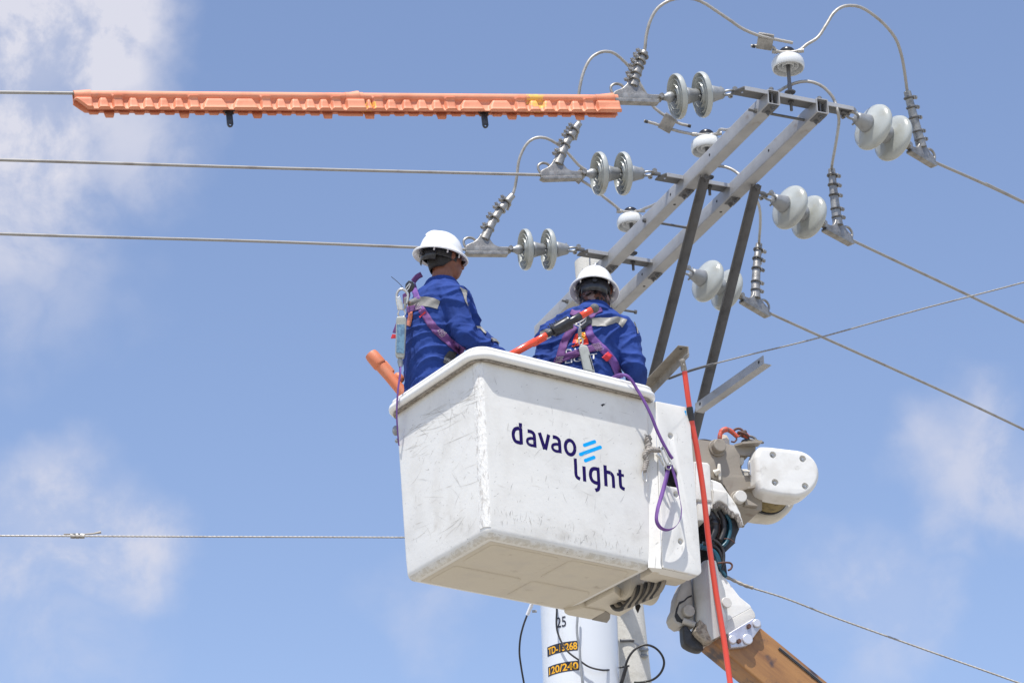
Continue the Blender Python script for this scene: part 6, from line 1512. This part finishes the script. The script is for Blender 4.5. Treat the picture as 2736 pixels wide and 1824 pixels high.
# tarred rope on the bucket's corner
rp = thing('knotted_rope', 'frayed grey knotted rope with a small karabiner on the right corner of the bucket', 'rope', FR.w(1725, 1200, .03))
def braid(pts, r, h=.02):
    P = resample(catmull([FR.w(x, y, h + (q[0] if q else 0)) for x, y, *q in pts], 8), .006)
    for ph in (0, 2.09, 4.19):
        Q = []
        for i, p in enumerate(P):
            t = (P[min(i + 1, len(P) - 1)] - P[max(i - 1, 0)]).normalized(); a = i * .9 + ph; n = FR.n; s2 = t.cross(n).normalized(); Q.append(p + n * (r * .6 * math.cos(a)) + s2 * (r * .6 * math.sin(a)))
        MB().tube(Q, r * .62, 7).build('strand', M_['rope'], rp, smooth=70)
braid([(1730, 1170), (1724, 1178), (1728, 1188), (1726, 1198), (1730, 1206)], .016)
braid([(1718, 1216, 0), (1724, 1208, .01), (1733, 1206, .02), (1742, 1210, .03), (1749, 1209, .04)], .014)
braid([(1723, 1206), (1717, 1220), (1722, 1232), (1719, 1246), (1715, 1262)], .013)
b = MB()
for k in range(26):
    a = random.choice([(1718, 1214), (1724, 1176), (1720, 1220), (1722, 1170)]); p = FR.w(a[0] + random.uniform(-4, 4), a[1] + random.uniform(-5, 5), .025); b.tube([p, p + V((random.uniform(-.02, .012), random.uniform(-.012, 0), random.uniform(-.016, .016)))], .0014, 4)
o = b.build('frayed_fibres', M_['rope'], rp); o['kind'] = 'stuff'
MB().tube(catmull([FR.w(x, y, .022) for x, y in ((1711, 1262), (1716, 1259), (1719, 1268), (1722, 1284), (1716, 1289), (1711, 1278))], 5, closed=True), .0036, 8, closed=True).build('karabiner', M_['steel'], rp, smooth=60)

# ------------------------------------------------------------------ tools
# long red hot stick leaning up past the side cover
D0 = depth(PF.w(1850, 1110)) - .02
P = [at(1825, 985, D0 + .05), at(1829, 992, D0 + .05), at(1838, 1060, D0 + .02), at(1848, 1124, D0), at(1865, 1218, D0 - .03), at(1880, 1320, D0 - .07), at(1893, 1440, D0 - .12), at(1911, 1568, D0 - .18), at(1933, 1699, D0 - .25), at(1951, 1824, D0 - .33), at(1985, 2060, D0 - .5)]
hs_ = thing('hot_stick', 'long red fibreglass pole with a grey metal head, leaning past the bucket side cover', 'pole', P[3])
MB().tube(catmull(P[1:], 8), [.0148] * 20 + [.0155] * 61, 20).build('pole', M_['red_frp'], hs_, smooth=60)
a, b_ = at(1822, 959, D0 + .055), at(1828, 990, D0 + .05)
MB().tube([a, a.lerp(b_, .05), a.lerp(b_, .3), a.lerp(b_, .35), a.lerp(b_, .9), b_ ], [.014, .0165, .0165, .0155, .0165, .0172], 20).build('metal_head', M_['galv_brown'], hs_, smooth=40)
MB().tube([a.lerp(b_, .1), at(1832, 950, D0 + .05), at(1841, 945, D0 + .045)], [.006, .006, .0055], 8).build('head_prong', M_['cast'], hs_)
MB().ball(at(1827, 974, D0 + .036), .004).build('rivet', M_['steel'], hs_)
t_ = [at(1842, 1087, D0 + .01), at(1848, 1124, D0)]
MB().tube([t_[0].lerp(t_[1], k / 10) for k in range(11)], [.0165, .0185, .0175, .019, .0178, .0192, .018, .0188, .0172, .0188, .0168], 16).build('tape_grip', M_['black'], hs_, smooth=60)
# short orange-red gripper stick across the second worker
G0, G1 = ony(*z3([(1360, 350)])[0], 14.04), ony(*z3([(-330, 1290)])[0], 13.98)
gd = (G1 - G0).normalized(); mpp = depth(G0) / FPX / 6.532
gs = thing('gripper_stick', 'orange-red and black telescoping stick with a grey ball end, lying across the right worker back', 'pole', G0)
Mg = frame(G0, gd, z=UZ)
def sg(a, b_, r, m, nm, n=22): return MB().lathe([(a * mpp, .0001), (a * mpp, r * mpp * .93), (a * mpp + .002, r * mpp), (b_ * mpp - .002, r * mpp), (b_ * mpp, r * mpp * .93), (b_ * mpp, .0001)], Mg, n).build(nm, m, gs, smooth=45)
MB().ball(G0, 84 * mpp, 24, 16).build('ball_end', M_['ballgrey'], gs, smooth=80)
sg(60, 320, 62, M_['red_gloss'], 'upper_tube'); sg(290, 640, 70, M_['blackgloss'], 'black_sleeve')
MB().lathe([(x * mpp, r * mpp) for x, r in [(600, 76), (540, 104), (520, 118), (535, 124), (560, 120), (640, 116), (820, 112), (870, 104), (890, 84), (890, 60)]], Mg, 30).build('black_cup', M_['blackgloss'], gs, smooth=50)
sg(880, 1010, 64, M_['black'], 'black_collar'); sg(985, 1290, 56, M_['red_gloss'], 'lower_tube'); sg(1230, 1900, 64, M_['red_gloss'], 'handle_tube')
o2 = -Mg.col[1].to_3d() * 0 + (UZ * -1 - gd * (-gd.z)).normalized() * (62 * mpp)
MB().tube([G0 + gd * (960 * mpp) + o2, G0 + gd * (1060 * mpp) + o2], .0055, 10).build('silver_rod', M_['steel'], gs)
MB().tube([G0 + gd * (1050 * mpp) + o2 * .95, G0 + gd * (1320 * mpp) + o2 * 1.0], .0065, 10).build('side_rail', M_['red_gloss'], gs)
MB().ball(G0 + gd * (1560 * mpp) + V((0, -.0095, .002)), .0022).build('rivet', M_['steel'], gs)
upn = (UZ - gd * gd.z).normalized()
for k in range(7):
    q = G0 + gd * ((640 + 42 * k) * mpp) + upn * (122 * mpp) + V((0, random.uniform(-.004, .004), 0)); MB().box(q, .006, .008, .008 + .004 * (k % 3), (gd, gd.cross(upn), upn)).build('ratchet_tooth', M_['blackgloss'], gs)
# orange sleeve standing in the left corner of the bucket
E_ = lambda x, y, Y=14.28: ony(960 + x / 4.9, 920 + y / 4.9, Y)
s0, s1v = E_(150, 125), E_(620, 690); sd = (s1v - s0).normalized(); mp = depth(s0) / FPX / 4.9
Msl = frame(s0, sd, z=UZ)
sl = thing('insulating_sleeve', 'terracotta orange hose sleeve poking out over the left corner of the bucket', 'sleeve', Msl)
MB().lathe([(8 * mp, 68 * mp), (0, 74 * mp), (-2 * mp, 80 * mp), (0, 84 * mp), (40 * mp, 92 * mp), (190 * mp, 94 * mp), (215 * mp, 88 * mp), (222 * mp, 78 * mp), (420 * mp, 72 * mp), (1000 * mp, 72 * mp)], Msl, 36).build('tube', M_['orange_pipe'], sl, smooth=50)
up2 = (UZ - sd * sd.z).normalized(); v0 = Matrix.Identity(3)
MB().box(s0 + sd * (300 * mp) + up2 * (70 * mp), 190 * mp, 70 * mp, 60 * mp, (sd, sd.cross(up2), up2)).build('seam_block', M_['orange_pipe'], sl, bevel=.006, seg=3)
MB().ball(s0 + sd * (500 * mp) + up2 * (92 * mp), 62 * mp, 20, 14, sc=(1.3, .8, .9), ax=(sd, sd.cross(up2), up2)).build('seam_knob', M_['orange_pipe'], sl, smooth=80)
# dark knob on the left end of the bucket
MB().ball(ony(1058, 1150, 14.26), .026, 18, 12, sc=(.8, 1, 1.1)).build('corner_knob', M_['capiron'], bucket, smooth=80)
MB().ball(ony(1061, 1177, 14.26), .013, 12, 8).build('corner_stud', M_['capiron'], bucket, smooth=80)
